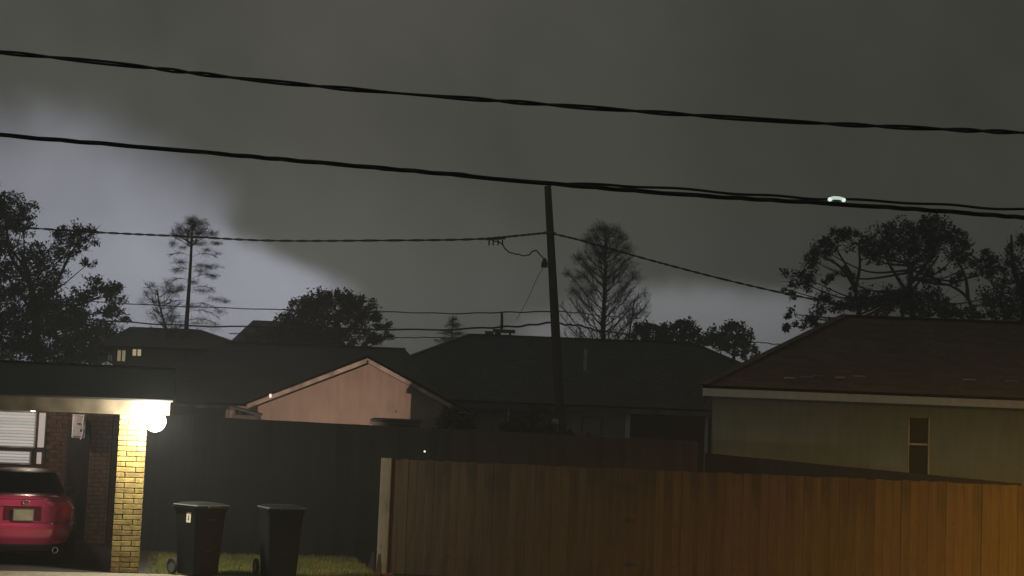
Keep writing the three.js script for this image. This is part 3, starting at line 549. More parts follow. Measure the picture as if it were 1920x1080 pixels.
// right: olive walled house with a brown hip roof
{
  const e = at(1318, 727, 30.4), x0 = e.x, ye = e.y, zf = -30.4, t = 3.35, fb = at(1318, 742, 30.4).y, xr = 15.5;
  const h = thing('olive_house', 'olive walled house with a brown hip roof behind the fences at the right', 'house', V(0, 0, 0));
  const wx = at(1337, 800, 31).x;
  const win = [at(1703.5, 781, 31), at(1741, 905, 31)];
  // front wall with a real window opening
  const wz = [-31.2, -31.0], top = fb + 0.08;
  part('wall', mergeGeometries([slab(wx, win[0].x, 0, top, ...wz), slab(win[1].x, xr - 0.3, 0, top, ...wz), slab(win[0].x, win[1].x, win[0].y, top, ...wz), slab(win[0].x, win[1].x, 0, win[1].y - 0.02, ...wz)]), M.stuccoOlive, h);
  part('side_wall', box(0.2, top, 5.27, wx + 0.45, top / 2, -33.78, -0.13), M.stuccoOlive, h);
  part('side_wall', slab(xr - 0.5, xr - 0.3, 0, top, -36.4, -31.2), M.stuccoOlive, h);
  part('back_wall', slab(wx + 0.75, xr - 0.3, 0, top, -36.6, -36.4), M.stuccoOlive, h);
  part('fascia', slab(x0, xr, fb, ye - 0.005, zf, zf - 0.03), M.trimPale, h);
  part('fascia', bar(V(x0 + 0.02, (fb + ye) / 2, zf - 0.05), V(x0 + 0.87, (fb + ye) / 2, zf - 2 * t), 0.03, ye - fb - 0.01), M.trimPale, h);
  part('soffit', slab(x0 + 0.09, xr, fb + 0.02, fb + 0.04, zf - 0.034, wz[1] + 0.002), M.soffit, h);
  const rf = hipRoof(h, x0, xr, zf + 0.03, zf - 2 * t, ye + 0.05, x0 + t, xr - t, at(1590, 592, 33.7).y, M.roofBrown, x0 + 0.85);
  // window
  const w = sub('window', h), xm0 = win[0].x, xm1 = win[1].x, ym = at(1722, 833, 31).y, zt = -31.03, y0 = win[1].y - 0.02, y1 = win[0].y, fw = 0.02;
  part('frame', mergeGeometries([slab(xm0, xm0 + fw, y0, y1, zt - 0.05, zt + 0.05), slab(xm1 - fw, xm1, y0, y1, zt - 0.05, zt + 0.05), slab(xm0 + fw, xm1 - fw, y1 - 0.012, y1, zt - 0.05, zt - 0.01), slab(xm0 + fw, xm1 - fw, y0, y0 + 0.02, zt - 0.05, zt + 0.05)]), M.windowTrim, w);
  part('meeting_rail', slab(xm0 + fw, xm1 - fw, ym - 0.017, ym + 0.017, zt - 0.045, zt + 0.035), M.windowTrim, w);
  part('pane', slab(xm0 + fw, xm1 - fw, ym + 0.018, y1 - 0.021, zt - 0.03, zt - 0.024), M.glassDark, w); part('pane', slab(xm0 + fw, xm1 - fw, y0 + 0.021, ym - 0.018, zt - 0.04, zt - 0.034), M.glassDark, w);
  // pale curled pieces added to stand in for small reflections near the eave
  const sl = (at(1590, 592, 33.7).y - ye - 0.05) / t, glintM = mat([0.5, 0.45, 0.38], 0.6), r = rng(4);
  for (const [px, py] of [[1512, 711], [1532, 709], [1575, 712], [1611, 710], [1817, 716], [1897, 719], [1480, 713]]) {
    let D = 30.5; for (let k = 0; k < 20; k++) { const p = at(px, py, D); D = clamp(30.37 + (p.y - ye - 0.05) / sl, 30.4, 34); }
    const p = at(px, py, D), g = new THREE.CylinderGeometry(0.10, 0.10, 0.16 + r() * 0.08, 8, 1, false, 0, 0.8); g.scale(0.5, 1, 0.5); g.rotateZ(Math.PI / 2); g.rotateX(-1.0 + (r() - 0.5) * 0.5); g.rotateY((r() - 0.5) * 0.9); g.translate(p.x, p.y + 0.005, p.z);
    part('roof_glint', g, glintM, rf);
  }
}
// gable house with a rose wall
const GZ = -38;
{
  const h = thing('gable_house', 'house with a rose lit gable wall and a dark roof, behind the tall dark fence', 'house', V(0, 0, 0));
  const L = at(463, 754, 37.6), A = at(690, 668, 37.6), R = at(877, 770, 37.6), wl = at(484, 760, 38), wr = at(830, 780, 38);
  const yE = (L.y + R.y) / 2, half = (R.x - L.x) / 2, xc = A.x, yA = A.y;
  const sL = (yA - L.y) / (xc - L.x), sR = (yA - R.y) / (R.x - xc);
  const th = 0.17;
  // gable wall as an extruded outline
  const s = new THREE.Shape(); s.moveTo(wl.x, 0); s.lineTo(wr.x, 0); s.lineTo(wr.x, yA - sR * (wr.x - xc) - th); s.lineTo(xc, yA - th); s.lineTo(wl.x, yA - sL * (xc - wl.x) - th);
  part('gable_wall', boxUV(new THREE.ExtrudeGeometry(s, { depth: 0.2, bevelEnabled: false }).translate(0, 0, GZ - 0.2)), M.stuccoPink, h);
  // rake boards and roof
  part('rake_board', bar(V(L.x, L.y - 0.07, -37.56), V(xc, yA - 0.07, -37.56), 0.03, 0.15), M.trimPink, h);
  part('rake_board', bar(V(xc, yA - 0.07, -37.56), V(R.x, R.y - 0.07, -37.56), 0.03, 0.15), M.trimPink, h);
  part('soffit', bar(V(L.x + 0.02, L.y - 0.12, -37.78), V(xc, yA - 0.12, -37.78), 0.40, 0.02), M.soffit, h);
  part('soffit', bar(V(xc, yA - 0.12, -37.78), V(R.x - 0.02, R.y - 0.12, -37.78), 0.40, 0.02), M.soffit, h);
  const rf = sub('roof', h);
  part('roof_slope', roofPlane(V(L.x - 0.05, L.y - 0.01, -45.5), V(L.x - 0.05, L.y - 0.01, -37.52), V(xc, yA + 0.02, -37.52), V(xc, yA + 0.02, -45.5)), M.roofDark, rf);
  part('roof_slope', roofPlane(V(R.x + 0.05, R.y - 0.01, -37.52), V(R.x + 0.05, R.y - 0.01, -45.5), V(xc, yA + 0.02, -45.5), V(xc, yA + 0.02, -37.52)), M.roofDark, rf);
  // main roof across the back
  const yM = at(600, 649, 46).y, xa = at(425, 640, 46).x, xb = at(760, 656, 46).x, yEv = at(440, 756, 39.6).y;
  const xe = xa - 2; part('roof_slope', roofPlane(V(xe, yEv, -39.6), V(at(850, 760, 39.6).x, yEv, -39.6), V(xb, yM, -46), V(xa, yM, -46)), M.roofDark, rf);
  part('roof_slope', roofPlane(V(xe, yEv, -52.4), V(xe, yEv, -39.6), V(xa, yM, -46), V(xa, yM, -46)), M.roofDark, rf);
  part('roof_slope', roofPlane(V(at(850, 760, 39.6).x, yEv, -52.4), V(xe, yEv, -52.4), V(xa, yM, -46), V(xb, yM, -46)), M.roofDark, rf);
  part('roof_slope', roofPlane(V(at(850, 760, 39.6).x, yEv, -39.6), V(at(850, 760, 39.6).x, yEv, -52.4), V(xb, yM, -46), V(xb, yM, -46)), M.roofDark, rf);
  part('ridge_cap', slab(xa, xb, yM + 0.004, yM + 0.04, -46.14, -45.86), M.roofDark, rf);
  // wing wall at the left with fascia and downpipe
  const w0 = at(300, 775, 40).x, w1 = at(438, 775, 40).x, yw = yEv - 0.16;
  part('wing_wall', slab(xe + 0.4, w1, 0, yw, -40.3, -40.1), M.stuccoPink, h);
  part('wing_wall', slab(w1, wl.x - 0.01, 0, yw, -40.9, -40.7), M.trimDark, h);
  part('fascia', slab(xe, L.x - 0.06, yEv - 0.15, yEv - 0.07, -39.6, -39.57), M.trimPink, h);
  const dp = at(432, 775, 40); part('downpipe', rbox(0.07, yw, 0.07, 0.012, dp.x, yw / 2, -40.05), M.trimWhite, h);
  // small lamp on the rake
  const g = at(507, 742, 37.5); const gl = sub('rake_lamp', h); gl.position.copy(g);
  part('bulb', new THREE.SphereGeometry(0.04, 16, 10).scale(0.8, 1.2, 0.8), new THREE.MeshStandardMaterial({ color: rgb(1, 1, 1), emissive: rgb(1, 0.85, 0.7), emissiveIntensity: 0.8 }), gl);
  part('lamp_base', new THREE.CylinderGeometry(0.03, 0.04, 0.05, 14).rotateX(Math.PI / 2).translate(0, 0, -0.045), M.metalPale, gl);
  part('wall_bolt', new THREE.CylinderGeometry(0.03, 0.03, 0.02, 12).rotateX(Math.PI / 2).translate(at(742.5, 771.5, 38).x - 0, at(742.5, 771.5, 38).y, GZ + 0.01), M.metal, h);
}
// garden shed whose top shows above the tall fence
const SHZ = -34.3;
{
  const a = at(695, 784, 34.3), b = at(786, 798, 34.3), xc = (a.x + b.x) / 2, w = b.x - a.x, y = a.y;
  const s = thing('garden_shed', 'flat roofed dark garden shed just showing above the fence under the gable', 'shed', V(xc, 0, SHZ));
  part('wall', slab(-w / 2 + 0.05, w / 2 - 0.05, 0, y - 0.06, -0.9, 0), mat([0.08, 0.075, 0.07], 0.9, T.wood), s);
  part('roof', (() => { const g = box(w, 0.06, 1.1, 0, 0, 0); g.rotateX(0.03); g.translate(0, y - 0.03, -0.45); return g; })(), M.roofDark, s);
  part('roof_trim', slab(-w / 2 - 0.01, w / 2 + 0.01, y - 0.13, y - 0.065, 0.075, 0.095), M.trimDark, s);
  part('door', slab(-0.3, 0.3, 0.05, 1.9, 0.002, 0.03), M.trimDark, s);
}
// a dark trailer-like chicken coop at the left foot of the gable
{
  const a = at(437, 763, 35.5), b = at(486, 790, 35.5), xc = (a.x + b.x) / 2, w = b.x - a.x;
  const s = thing('lean_to', 'small dark lean-to roof at the left foot of the rose gable wall', 'lean-to', V(xc, 0, -35.5));
  part('roof', bar(V(-w / 2, a.y, 0), V(w / 2, a.y - 0.14, 0), 0.9, 0.05), M.roofDark, s);
  part('wall', slab(-w / 2 + 0.03, w / 2 - 0.02, 0, a.y - 0.17, -0.4, 0.3), mat([0.05, 0.05, 0.05], 0.9, T.wood), s);
}
// middle house with the long dark hip roof
{
  const h = thing('long_roof_house', 'long dark hip roofed house with a porch behind the leaning pole', 'house', V(0, 0, 0));
  const ye = at(1200, 763, 44).y, yr = at(1030, 633, 48.3).y, x0 = -5.5, x1 = 9.8, rx0 = at(882, 634, 48.3).x, rx1 = at(1300, 632, 48.3).x;
  const rf = hipRoof(h, x0, x1, -44, -52.6, ye, rx0, rx1, yr, M.roofDark);
  part('fascia', slab(x0, x1, ye - 0.2, ye - 0.01, -44.09, -44.06), M.trimDark, h);
  part('soffit', slab(x0 + 0.01, x1 - 0.01, ye - 0.18, ye - 0.15, -52.5, -44.092), M.trimDark, h);
  part('fascia', slab(at(1180, 760, 44).x, x1, ye - 0.19, ye - 0.07, -44.055, -44.02), mat([0.16, 0.13, 0.12], 0.8, T.dirt), h);
  const wz = -45, X = (px, z = 45) => at(px, 790, z).x;
  part('wall', slab(X(700), X(945), 0, ye - 0.2, wz - 0.2, wz), M.stuccoDim, h);
  part('wall', slab(X(1010), X(1180), 0, ye - 0.2, wz - 0.2, wz), M.stuccoDim, h);
  part('wall', slab(X(945), X(1010), 0, ye - 0.2, wz - 0.9, wz - 0.7), mat([0.06, 0.06, 0.07], 0.9, T.stucco), h);
  part('wall', slab(X(1180), X(1400), 0, ye - 0.2, wz - 1.4, wz - 1.2), mat([0.15, 0.12, 0.095], 0.92, T.stucco), h);
  for (const [px, w] of [[953, 0.09], [1177, 0.13], [1325, 0.09]]) part('porch_post', rbox(w, ye - 0.2, w, 0.01, at(px, 790, 44.3).x, (ye - 0.2) / 2, -44.3), M.trimPale, h);
  const door = sub('door', h); part('door_leaf', slab(X(1200, 46), X(1232, 46), 0.3, 2.5, wz - 1.2, wz - 1.16), mat([0.24, 0.10, 0.055], 0.6, T.wood), door); part('handle', new THREE.SphereGeometry(0.03, 12, 8).translate(X(1228, 46), 1.4, wz - 1.13), M.metalPale, door);
  const w = sub('window', h); part('frame', mergeGeometries([slab(X(1090), X(1130), 1.6, 1.65, wz + 0.001, wz + 0.04), slab(X(1090), X(1130), 2.75, 2.8, wz + 0.001, wz + 0.04), slab(X(1090), X(1090) + 0.05, 1.651, 2.749, wz + 0.001, wz + 0.04), slab(X(1130) - 0.05, X(1130), 1.651, 2.749, wz + 0.001, wz + 0.04)]), mat([0.2, 0.2, 0.19], 0.7), w); part('pane', slab(X(1090) + 0.05, X(1130) - 0.05, 1.65, 2.75, wz + 0.001, wz + 0.012), M.stuccoDim, w);
  // pipe on the slope, vents
  const sl = (yr - ye) / 4.3; const pz = 46.2, p = at(1096, 722, pz), yy = ye + (pz - 44) * sl;
  part('vent_pipe', new THREE.CylinderGeometry(0.055, 0.055, 0.62, 14).translate(p.x, yy + 0.28, -pz), M.metalPale, rf);
  part('roof_vent', rbox(0.26, 0.13, 0.2, 0.03, at(917, 634, 48.2).x, yr + 0.05, -48.2), M.trimDark, rf);
}
// flue with mast that stands on that roof's ridge
{
  const D = 48.6, P = (px, py) => at(px, py, D), c = P(944, 636), k = D / FOCAL;
  const s = thing('roof_mast', 'dark flue box and upright mast on the ridge of the long dark roof', 'mast', c);
  const rel = (px, py, z = 0) => { const q = P(px, py).sub(c); q.z += z; return q; };
  const f0 = rel(933, 640), f1 = rel(934, 618);
  part('flue', rbox(11 * k, f1.y - f0.y, 0.2, 0.02, f0.x, (f0.y + f1.y) / 2, 0), M.trimDark, s);
  part('crossbar', bar(rel(924, 620), rel(966, 622), 0.16, 0.10), M.trimDark, s);
  part('mast', taper([rel(940, 622), rel(941, 604), rel(941, 586)], 0.055, 0.038, 10, 8), M.trimDark, s);
  part('brace', tube([rel(956, 622), rel(957, 632), rel(962, 640)], 0.035, 8, 8), M.trimDark, s);
}
// far houses at the left
{
  const h = thing('window_lit_house', 'dark house with two small lit yellow windows beyond the carport roof', 'house', V(0, 0, 0));
  const D = 50, x0 = at(188, 640, D).x, x1 = at(480, 650, D).x, ye = at(300, 651, D).y, yr = at(290, 616, D + 4).y;
  hipRoof(h, x0, x1, -D, -D - 8, ye, at(250, 612, D + 4).x, at(372, 616, D + 4).x, yr, M.roofGrey);
  part('wall', slab(x0 + 0.3, x1 - 0.3, 0, ye - 0.07, -D - 0.7, -D - 0.5), M.stuccoFar, h);
  for (const [px, py, w, hh, e] of [[228, 667, 15, 20, 0.22], [257, 661, 16, 12, 0.42], [207, 670, 7, 9, 0.05]]) {
    const k = (D + 0.5) / FOCAL, p = at(px, py, D + 0.5), win = sub('window', h), W = w * k, H = hh * k, z = -D - 0.5;
    const em = new THREE.MeshStandardMaterial({ color: rgb(0.4, 0.36, 0.25), emissive: rgb(1, 0.82, 0.46), emissiveIntensity: e });
    part('lit_pane', mergeGeometries([slab(p.x - W / 2, p.x - 0.02, p.y - H / 2, p.y + H / 2, z + 0.01, z + 0.02), slab(p.x + 0.02, p.x + W / 2, p.y - H / 2, p.y + H / 2, z + 0.01, z + 0.02)]), em, win);
    part('frame', mergeGeometries([slab(p.x - W / 2 - 0.04, p.x - W / 2, p.y - H / 2, p.y + H / 2, z + 0.005, z + 0.04), slab(p.x + W / 2, p.x + W / 2 + 0.04, p.y - H / 2, p.y + H / 2, z + 0.005, z + 0.04), slab(p.x - 0.019, p.x + 0.019, p.y - H / 2, p.y + H / 2, z + 0.005, z + 0.03)]), M.trimDark, win);
  }
}
{
  const h = thing('far_hip_house', 'far house with a grey violet hip roof left of the round oak', 'house', V(0, 0, 0));
  const D = 66, x0 = at(428, 652, D).x, x1 = at(640, 652, D).x, ye = at(500, 652, D).y, yr = at(510, 603, D + 4).y;
  hipRoof(h, x0, x1, -D, -D - 8, ye, at(478, 607, D + 4).x, at(590, 607, D + 4).x, yr, mat([0.09, 0.088, 0.10], 0.95, T.shingle));
  part('wall', slab(x0 + 0.4, x1 - 0.4, 0, ye - 0.07, -D - 0.8, -D - 0.6), M.stuccoFar, h);
  const v = at(482, 643, D + 0.6), vz = -D - 0.7; part('skylight', rbox(0.7, 0.04, 0.3, 0.01, v.x, v.y, vz + 0.3), mat([0.5, 0.5, 0.5], 0.3), h);
}

// ------------------------------------------------------------------ utility pole and wires
const POLE_D = 36;
const pTop = at(1027, 349, POLE_D), pBot = at(1053, 830, POLE_D);
{
  const dir = pBot.clone().sub(pTop), foot = pTop.clone().addScaledVector(dir, (pTop.y - 0) / (pTop.y - pBot.y));
  const p = thing('utility_pole', 'dark leaning wooden utility pole standing behind the tall fence', 'utility pole', foot);
  const R = (v) => v.clone().sub(foot);
  part('shaft', taper([V(0, 0, 0), R(pTop).multiplyScalar(0.5), R(pTop)], 0.135, 0.078, 20, 30), M.poleWood, p);
  const g = at(1041, 798, POLE_D - 0.2); part('meter', rbox(0.14, 0.3, 0.1, 0.02, R(g).x, R(g).y, R(g).z + 0.02), M.metalPale, p);
  const k = at(1031, 437, POLE_D - 0.1); part('bracket', rbox(0.26, 0.05, 0.12, 0.01, R(k).x, R(k).y, R(k).z), M.metal, p);
  // insulated drop head beside the shaft
  const t = at(1021, 493, POLE_D); const body = sub('service_head', p); body.position.copy(R(t));
  part('hood', new THREE.LatheGeometry([[0, 0.11], [0.03, 0.105], [0.055, 0.05], [0.07, 0.0], [0.075, -0.1], [0.0, -0.1]].map(([x, y]) => new THREE.Vector2(x, y)), 18), M.ink, body);
  part('strap', rbox(0.16, 0.03, 0.05, 0.008, 0.1, -0.02, 0), M.metal, body);
  for (const py of [583, 606]) { const q = at(1037, py, POLE_D - 0.14); part('insulator', new THREE.CylinderGeometry(0.03, 0.04, 0.09, 12).translate(R(q).x, R(q).y, R(q).z), M.metal, p); }
}
function wirePoints(list, D) { return list.map(([px, py, d]) => at(px, py, d ?? D)); }
function strands(name, label, pts, r, turns, n, mt, group) {     // a cable of twisted strands
  const c = new THREE.CatmullRomCurve3(pts), t = thing(name, label, 'cable', pts[0].clone(), 0, group), N = 700, rr = r * (n === 2 ? 0.62 : 0.55), off = r * 0.62, rd = rng(pts.length * 7 + n);
  const ph = Array.from({ length: 6 }, () => rd() * 6.28);
  for (let k = 0; k < n; k++) {
    const list = []; for (let i = 0; i <= N; i++) { const u = i / N, p = c.getPoint(u), a = u * turns * 6.283 + 0.8 * Math.sin(u * 23 + ph[0]) + 0.6 * Math.sin(u * 51 + ph[1]) + (k / n) * 6.283; p.y += Math.cos(a) * off; p.z += Math.sin(a) * off; list.push(p.sub(pts[0])); }
    const g = taperFast(list, rr); part('strand', g, mt, t);
  }
  return t;
}
function taperFast(list, r, radial = 6) {
  const pos = [], nor = [], idx = []; const n = list.length - 1, d = V(0, 0, 0), s = V(0, 0, 0), up = V(0, 0, 0);
  for (let i = 0; i <= n; i++) { d.copy(list[Math.min(n, i + 1)]).sub(list[Math.max(0, i - 1)]).normalize(); s.set(0, 1, 0).cross(d).normalize(); up.copy(d).cross(s); for (let k = 0; k <= radial; k++) { const a = k / radial * 6.28318, x = Math.cos(a), y = Math.sin(a); const qx = s.x * x + up.x * y, qy = s.y * x + up.y * y, qz = s.z * x + up.z * y; pos.push(list[i].x + qx * r, list[i].y + qy * r, list[i].z + qz * r); nor.push(qx, qy, qz); } }
  for (let i = 0; i < n; i++) for (let k = 0; k < radial; k++) { const a = i * (radial + 1) + k, b = a + radial + 1; idx.push(a, a + 1, b, b, a + 1, b + 1); }
  const g = new THREE.BufferGeometry(); g.setAttribute('position', new THREE.Float32BufferAttribute(pos, 3)); g.setAttribute('normal', new THREE.Float32BufferAttribute(nor, 3)); g.setIndex(idx); return g;
}
function wire(label, pts, r, mt, category = 'cable') {
  const c = new THREE.CatmullRomCurve3(pts), list = []; const rd = rng(Math.round(pts[0].x * 100)); const a = rd() * 6, b = rd() * 6;
  for (let i = 0; i <= 240; i++) { const u = i / 240, p = c.getPoint(u); p.y += r * 0.5 * (Math.sin(u * 61 + a) + Math.sin(u * 23 + b)); list.push(p.sub(pts[0])); }
  const m = solo('cable', taperFast(list, r), mt, label, category); m.position.copy(pts[0]); return m;
}
strands('twisted_cable', 'thick twisted black cable crossing the whole sky, topmost of the wires', wirePoints([[-180, 83], [0, 98], [245, 123], [450, 147], [700, 171], [960, 191], [1230, 211], [1500, 229], [1740, 241], [1920, 249], [2100, 256]], 10), 0.0138, 9, 2, M.wire);
strands('twisted_cable', 'thick black cable passing just over the pole top, second wire from the top', wirePoints([[-180, 234], [0, 253], [260, 275], [530, 299], [780, 321], [1028, 344], [1300, 366], [1560, 382], [1740, 394], [1920, 408], [2100, 420]], 12), 0.0165, 9, 3, M.wire);
wire('thinner black wire just above the second thick cable on the right', wirePoints([[700, 313.6, 12], [800, 322.5, 12], [900, 331.5, 12.02], [1028, 342, 12.15], [1200, 351], [1400, 363], [1560, 374], [1750, 383], [1920, 392], [2100, 400]], 12.3), 0.011, M.wire);
strands('twisted_cable', 'thin twisted wire running left from the leaning pole towards the big broadleaf tree', wirePoints([[-150, 418, 40], [60, 428, 39], [190, 436, 38.6], [340, 443, 38], [500, 451, 37.5], [700, 451, 37], [900, 448, 36.4], [970, 442, 36.1], [1030, 436, 35.9]]), 0.024, 24, 2, M.wire);
strands('twisted_cable', 'thin twisted wire slanting down right from the leaning pole to the trees', wirePoints([[1032, 437, 35.9], [1090, 451, 36], [1170, 474, 36.3], [1250, 496, 36.8], [1350, 522, 37.4], [1480, 552, 38.2], [1600, 575, 39]]), 0.022, 15, 2, M.wire);
wire('faint upper wire low on the left behind the wispy pine and round oak', wirePoints([[150, 565, 50], [430, 578, 46], [700, 585, 42], [900, 587, 38], [1037, 583, 35.95]]), 0.016, M.wireGrey);
wire('dark lower wire low on the left running past the roof mast to the pole', wirePoints([[150, 598, 50], [260, 606, 48], [430, 612, 46], [700, 617, 42], [900, 616, 38], [980, 610, 36.6], [1038, 606, 35.95]]), 0.024, M.wire);
wire('dark wire drooping right from the pole to the foot of the bare cypress', wirePoints([[1038, 606, 35.95], [1080, 610, 38], [1130, 621, 42], [1180, 626, 50], [1240, 628, 58]]), 0.022, M.wire);
wire('faint wire right of the pole behind the bare cypress', wirePoints([[1037, 583, 35.95], [1075, 586, 38], [1130, 592, 43], [1200, 598, 50]]), 0.013, M.wireGrey);
wire('faintest wire low between the round oak and the small pine', wirePoints([[430, 625, 60], [720, 632, 60], [820, 633, 60], [905, 632, 60]]), 0.020, M.wireGrey);
wire('faint wire low at the right between tree line and brown roof', wirePoints([[1340, 634, 60], [1410, 641, 58], [1470, 646, 56], [1560, 650, 54]]), 0.020, M.wireGrey);
// drop loop and its ties, left of the pole
wire('loose black loop of wire hanging left of the pole', wirePoints([[915, 448, 36.3], [938, 455, 36.2], [950, 469, 36.1], [968, 477, 36], [990, 478, 36], [1004, 470, 35.95], [1022, 488, 35.95]]), 0.016, M.wireGrey);
wire('fine slack tie wire dropping from the pole to the roof mast', wirePoints([[1021, 498, 36], [1008, 520, 37], [990, 560, 40], [968, 600, 46]]), 0.007, M.wireGrey);
{
  const c = at(935, 449, 36.2), s = thing('cable_clamps', 'row of small dark clamps hanging under the thin wire left of the pole', 'clamp', c);
  for (const px of [917, 925, 934, 942]) { const q = at(px, 455, 36.2).sub(c); part('clamp', rbox(0.035, 0.12, 0.04, 0.01, q.x, q.y, 0), M.wireGrey, s); }
  part('messenger', bar(at(910, 449.5, 36.2).sub(c), at(948, 447.5, 36.2).sub(c), 0.03, 0.03), M.wireGrey, s);
}
// lens ghost by the thin right wire, made up as a glowing fitting
{
  const c = at(1568, 374, 12.25), k = 12.25 / FOCAL, l = thing('wire_ghost', 'small bright greenish white lens ghost made up as a glowing fitting on the thin wire above the right hand trees', 'light', c);
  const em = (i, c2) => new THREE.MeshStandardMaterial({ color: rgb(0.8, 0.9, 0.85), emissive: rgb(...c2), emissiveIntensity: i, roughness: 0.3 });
  part('ghost_tube', taper([V(-14 * k, -1.5 * k, 0.02), V(-8 * k, 1.5 * k, 0.02), V(0, 2.2 * k, 0.02), V(8 * k, 1.4 * k, 0.02), V(14 * k, -1.2 * k, 0.02)], 3.2 * k, 3.0 * k, 12, 20), em(0.6, [0.80, 1, 0.90]), l);
  for (const s of [-1, 1]) part('ghost_end', new THREE.SphereGeometry(4.0 * k, 16, 12).translate(s * 13 * k, -1.2 * k, 0.02), em(0.9, [0.88, 1, 0.94]), l);
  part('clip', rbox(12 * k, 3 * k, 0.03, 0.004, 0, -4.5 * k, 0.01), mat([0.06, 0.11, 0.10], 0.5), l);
}

// ------------------------------------------------------------------ trees
// foliage from many small folded leaves gathered in tufts
function leaves(out, clump, r, size, per, tuft) {
  const { c, a, b, d, n } = clump, area = Math.PI * a * b, tufts = Math.max(4, Math.round(area * n * tuft));
  const g3 = () => (r() + r() + r() + r() - 2) * 0.9;
  for (let t = 0; t < tufts; t++) {
    let u = V(g3(), g3(), g3()); const l = u.length() || 1, rad = Math.pow(r(), 0.42); u.multiplyScalar(rad / l);
    const cx = c.x + u.x * a, cy = c.y + u.y * b, cz = c.z + u.z * d, tr = (0.55 + r() * 0.9) * Math.min(0.26, Math.min(a, b) * 0.42), count = Math.round(per * (0.6 + r() * 0.8));
    for (let i = 0; i < count; i++) {
      const px = cx + g3() * tr, py = cy + g3() * tr * 0.75, pz = cz + g3() * tr;
      const yaw = r() * 6.283, pit = (r() - 0.5) * 2.2, s = size * (0.6 + r() * 0.8), dx = Math.cos(yaw) * Math.cos(pit), dy = Math.sin(pit), dz = Math.sin(yaw) * Math.cos(pit);
      let sx = -Math.sin(yaw), sy = (r() - 0.5) * 0.9, sz = Math.cos(yaw); const w = s * 0.34;
      out.pos.push(px, py, pz, px + dx * s * 0.5 + sx * w, py + dy * s * 0.5 + sy * w + w * 0.2, pz + dz * s * 0.5 + sz * w, px + dx * s, py + dy * s, pz + dz * s, px + dx * s * 0.5 - sx * w, py + dy * s * 0.5 - sy * w + w * 0.2, pz + dz * s * 0.5 - sz * w);
      const o = out.n * 4; out.idx.push(o, o + 1, o + 2, o, o + 2, o + 3); out.n++;
    }
  }
}
function leafGeo(out) { const g = new THREE.BufferGeometry(); g.setAttribute('position', new THREE.Float32BufferAttribute(out.pos, 3)); g.setIndex(out.idx); g.computeVertexNormals(); return g; }
// clumps: [px, py, rx, ry, density, depth offset]; limbs: lists of [px, py]
function clumpTree(name, label, D, clumps, trunk, limbs, o) {
  const r = rng(o.seed), k = D / FOCAL, foot = at(trunk[0][0], trunk[0][1], D), base = V(foot.x, 0, foot.z), t = thing(name, label, 'tree', base, 0, o.group);
  const rel = (px, py, dz = 0) => at(px, py, D + dz).sub(base);
  const tp = trunk.map(([px, py]) => rel(px, py)), tops = [V(0, 0, 0), ...tp.filter((p) => p.y > 0.5)];
  part('trunk', taper(tops, o.r0, o.r1, 9, 20), o.bark ?? M.bark, t);
  const limbG = [], cs = clumps.map(([px, py, rx, ry, n = 1, dz = 0]) => ({ c: rel(px, py, dz), a: rx * k, b: ry * k, d: (rx + ry) * 0.5 * k * (o.deep ?? 1), n }));
  for (const l of limbs) limbG.push(taper(l.map(([px, py, dz]) => rel(px, py, dz ?? 0)), o.lr ?? 0.10, 0.025, 6, 14));
  for (const cl of cs) {                              // a limb into each clump from the nearest lower trunk or limb point
    const hint = tops[tops.length - 1].clone().lerp(tops[Math.max(0, tops.length - 2)], r() * 0.7), from = cl.c.y > hint.y ? hint : tops[Math.max(0, tops.length - 2)].clone();
    if (o.auto !== false) limbG.push(taper([from, from.clone().lerp(cl.c, 0.5).add(V((r() - 0.5) * 0.4, -0.12 * from.distanceTo(cl.c), (r() - 0.5) * 0.4)), cl.c], 0.04, 0.012, 5, 10));
    for (let q = 0; q < (o.twigs ?? 7); q++) { const e = V((r() - 0.5) * 2 * cl.a, (r() - 0.4) * 1.8 * cl.b, (r() - 0.5) * 2 * cl.d); limbG.push(taper([cl.c.clone(), cl.c.clone().addScaledVector(e, 0.5).add(V(0, -0.1 * cl.b, 0)), cl.c.clone().add(e)], 0.014, 0.005, 3, 4)); }
  }
  if (limbG.length) part('limbs', mergeGeometries(limbG), o.bark ?? M.bark, t);
  const out = { pos: [], idx: [], n: 0 }; for (const cl of cs) leaves(out, cl, r, o.leaf ?? 0.11, o.per ?? 26, o.tuft ?? 9);
  part('crown', leafGeo(out), o.leafM, t); return out.n;
}
const leafDark = leafMat(0.030, 0.042, 0.034), leafBrown = leafMat(0.05, 0.045, 0.028), leafGrey = leafMat(0.075, 0.078, 0.07);

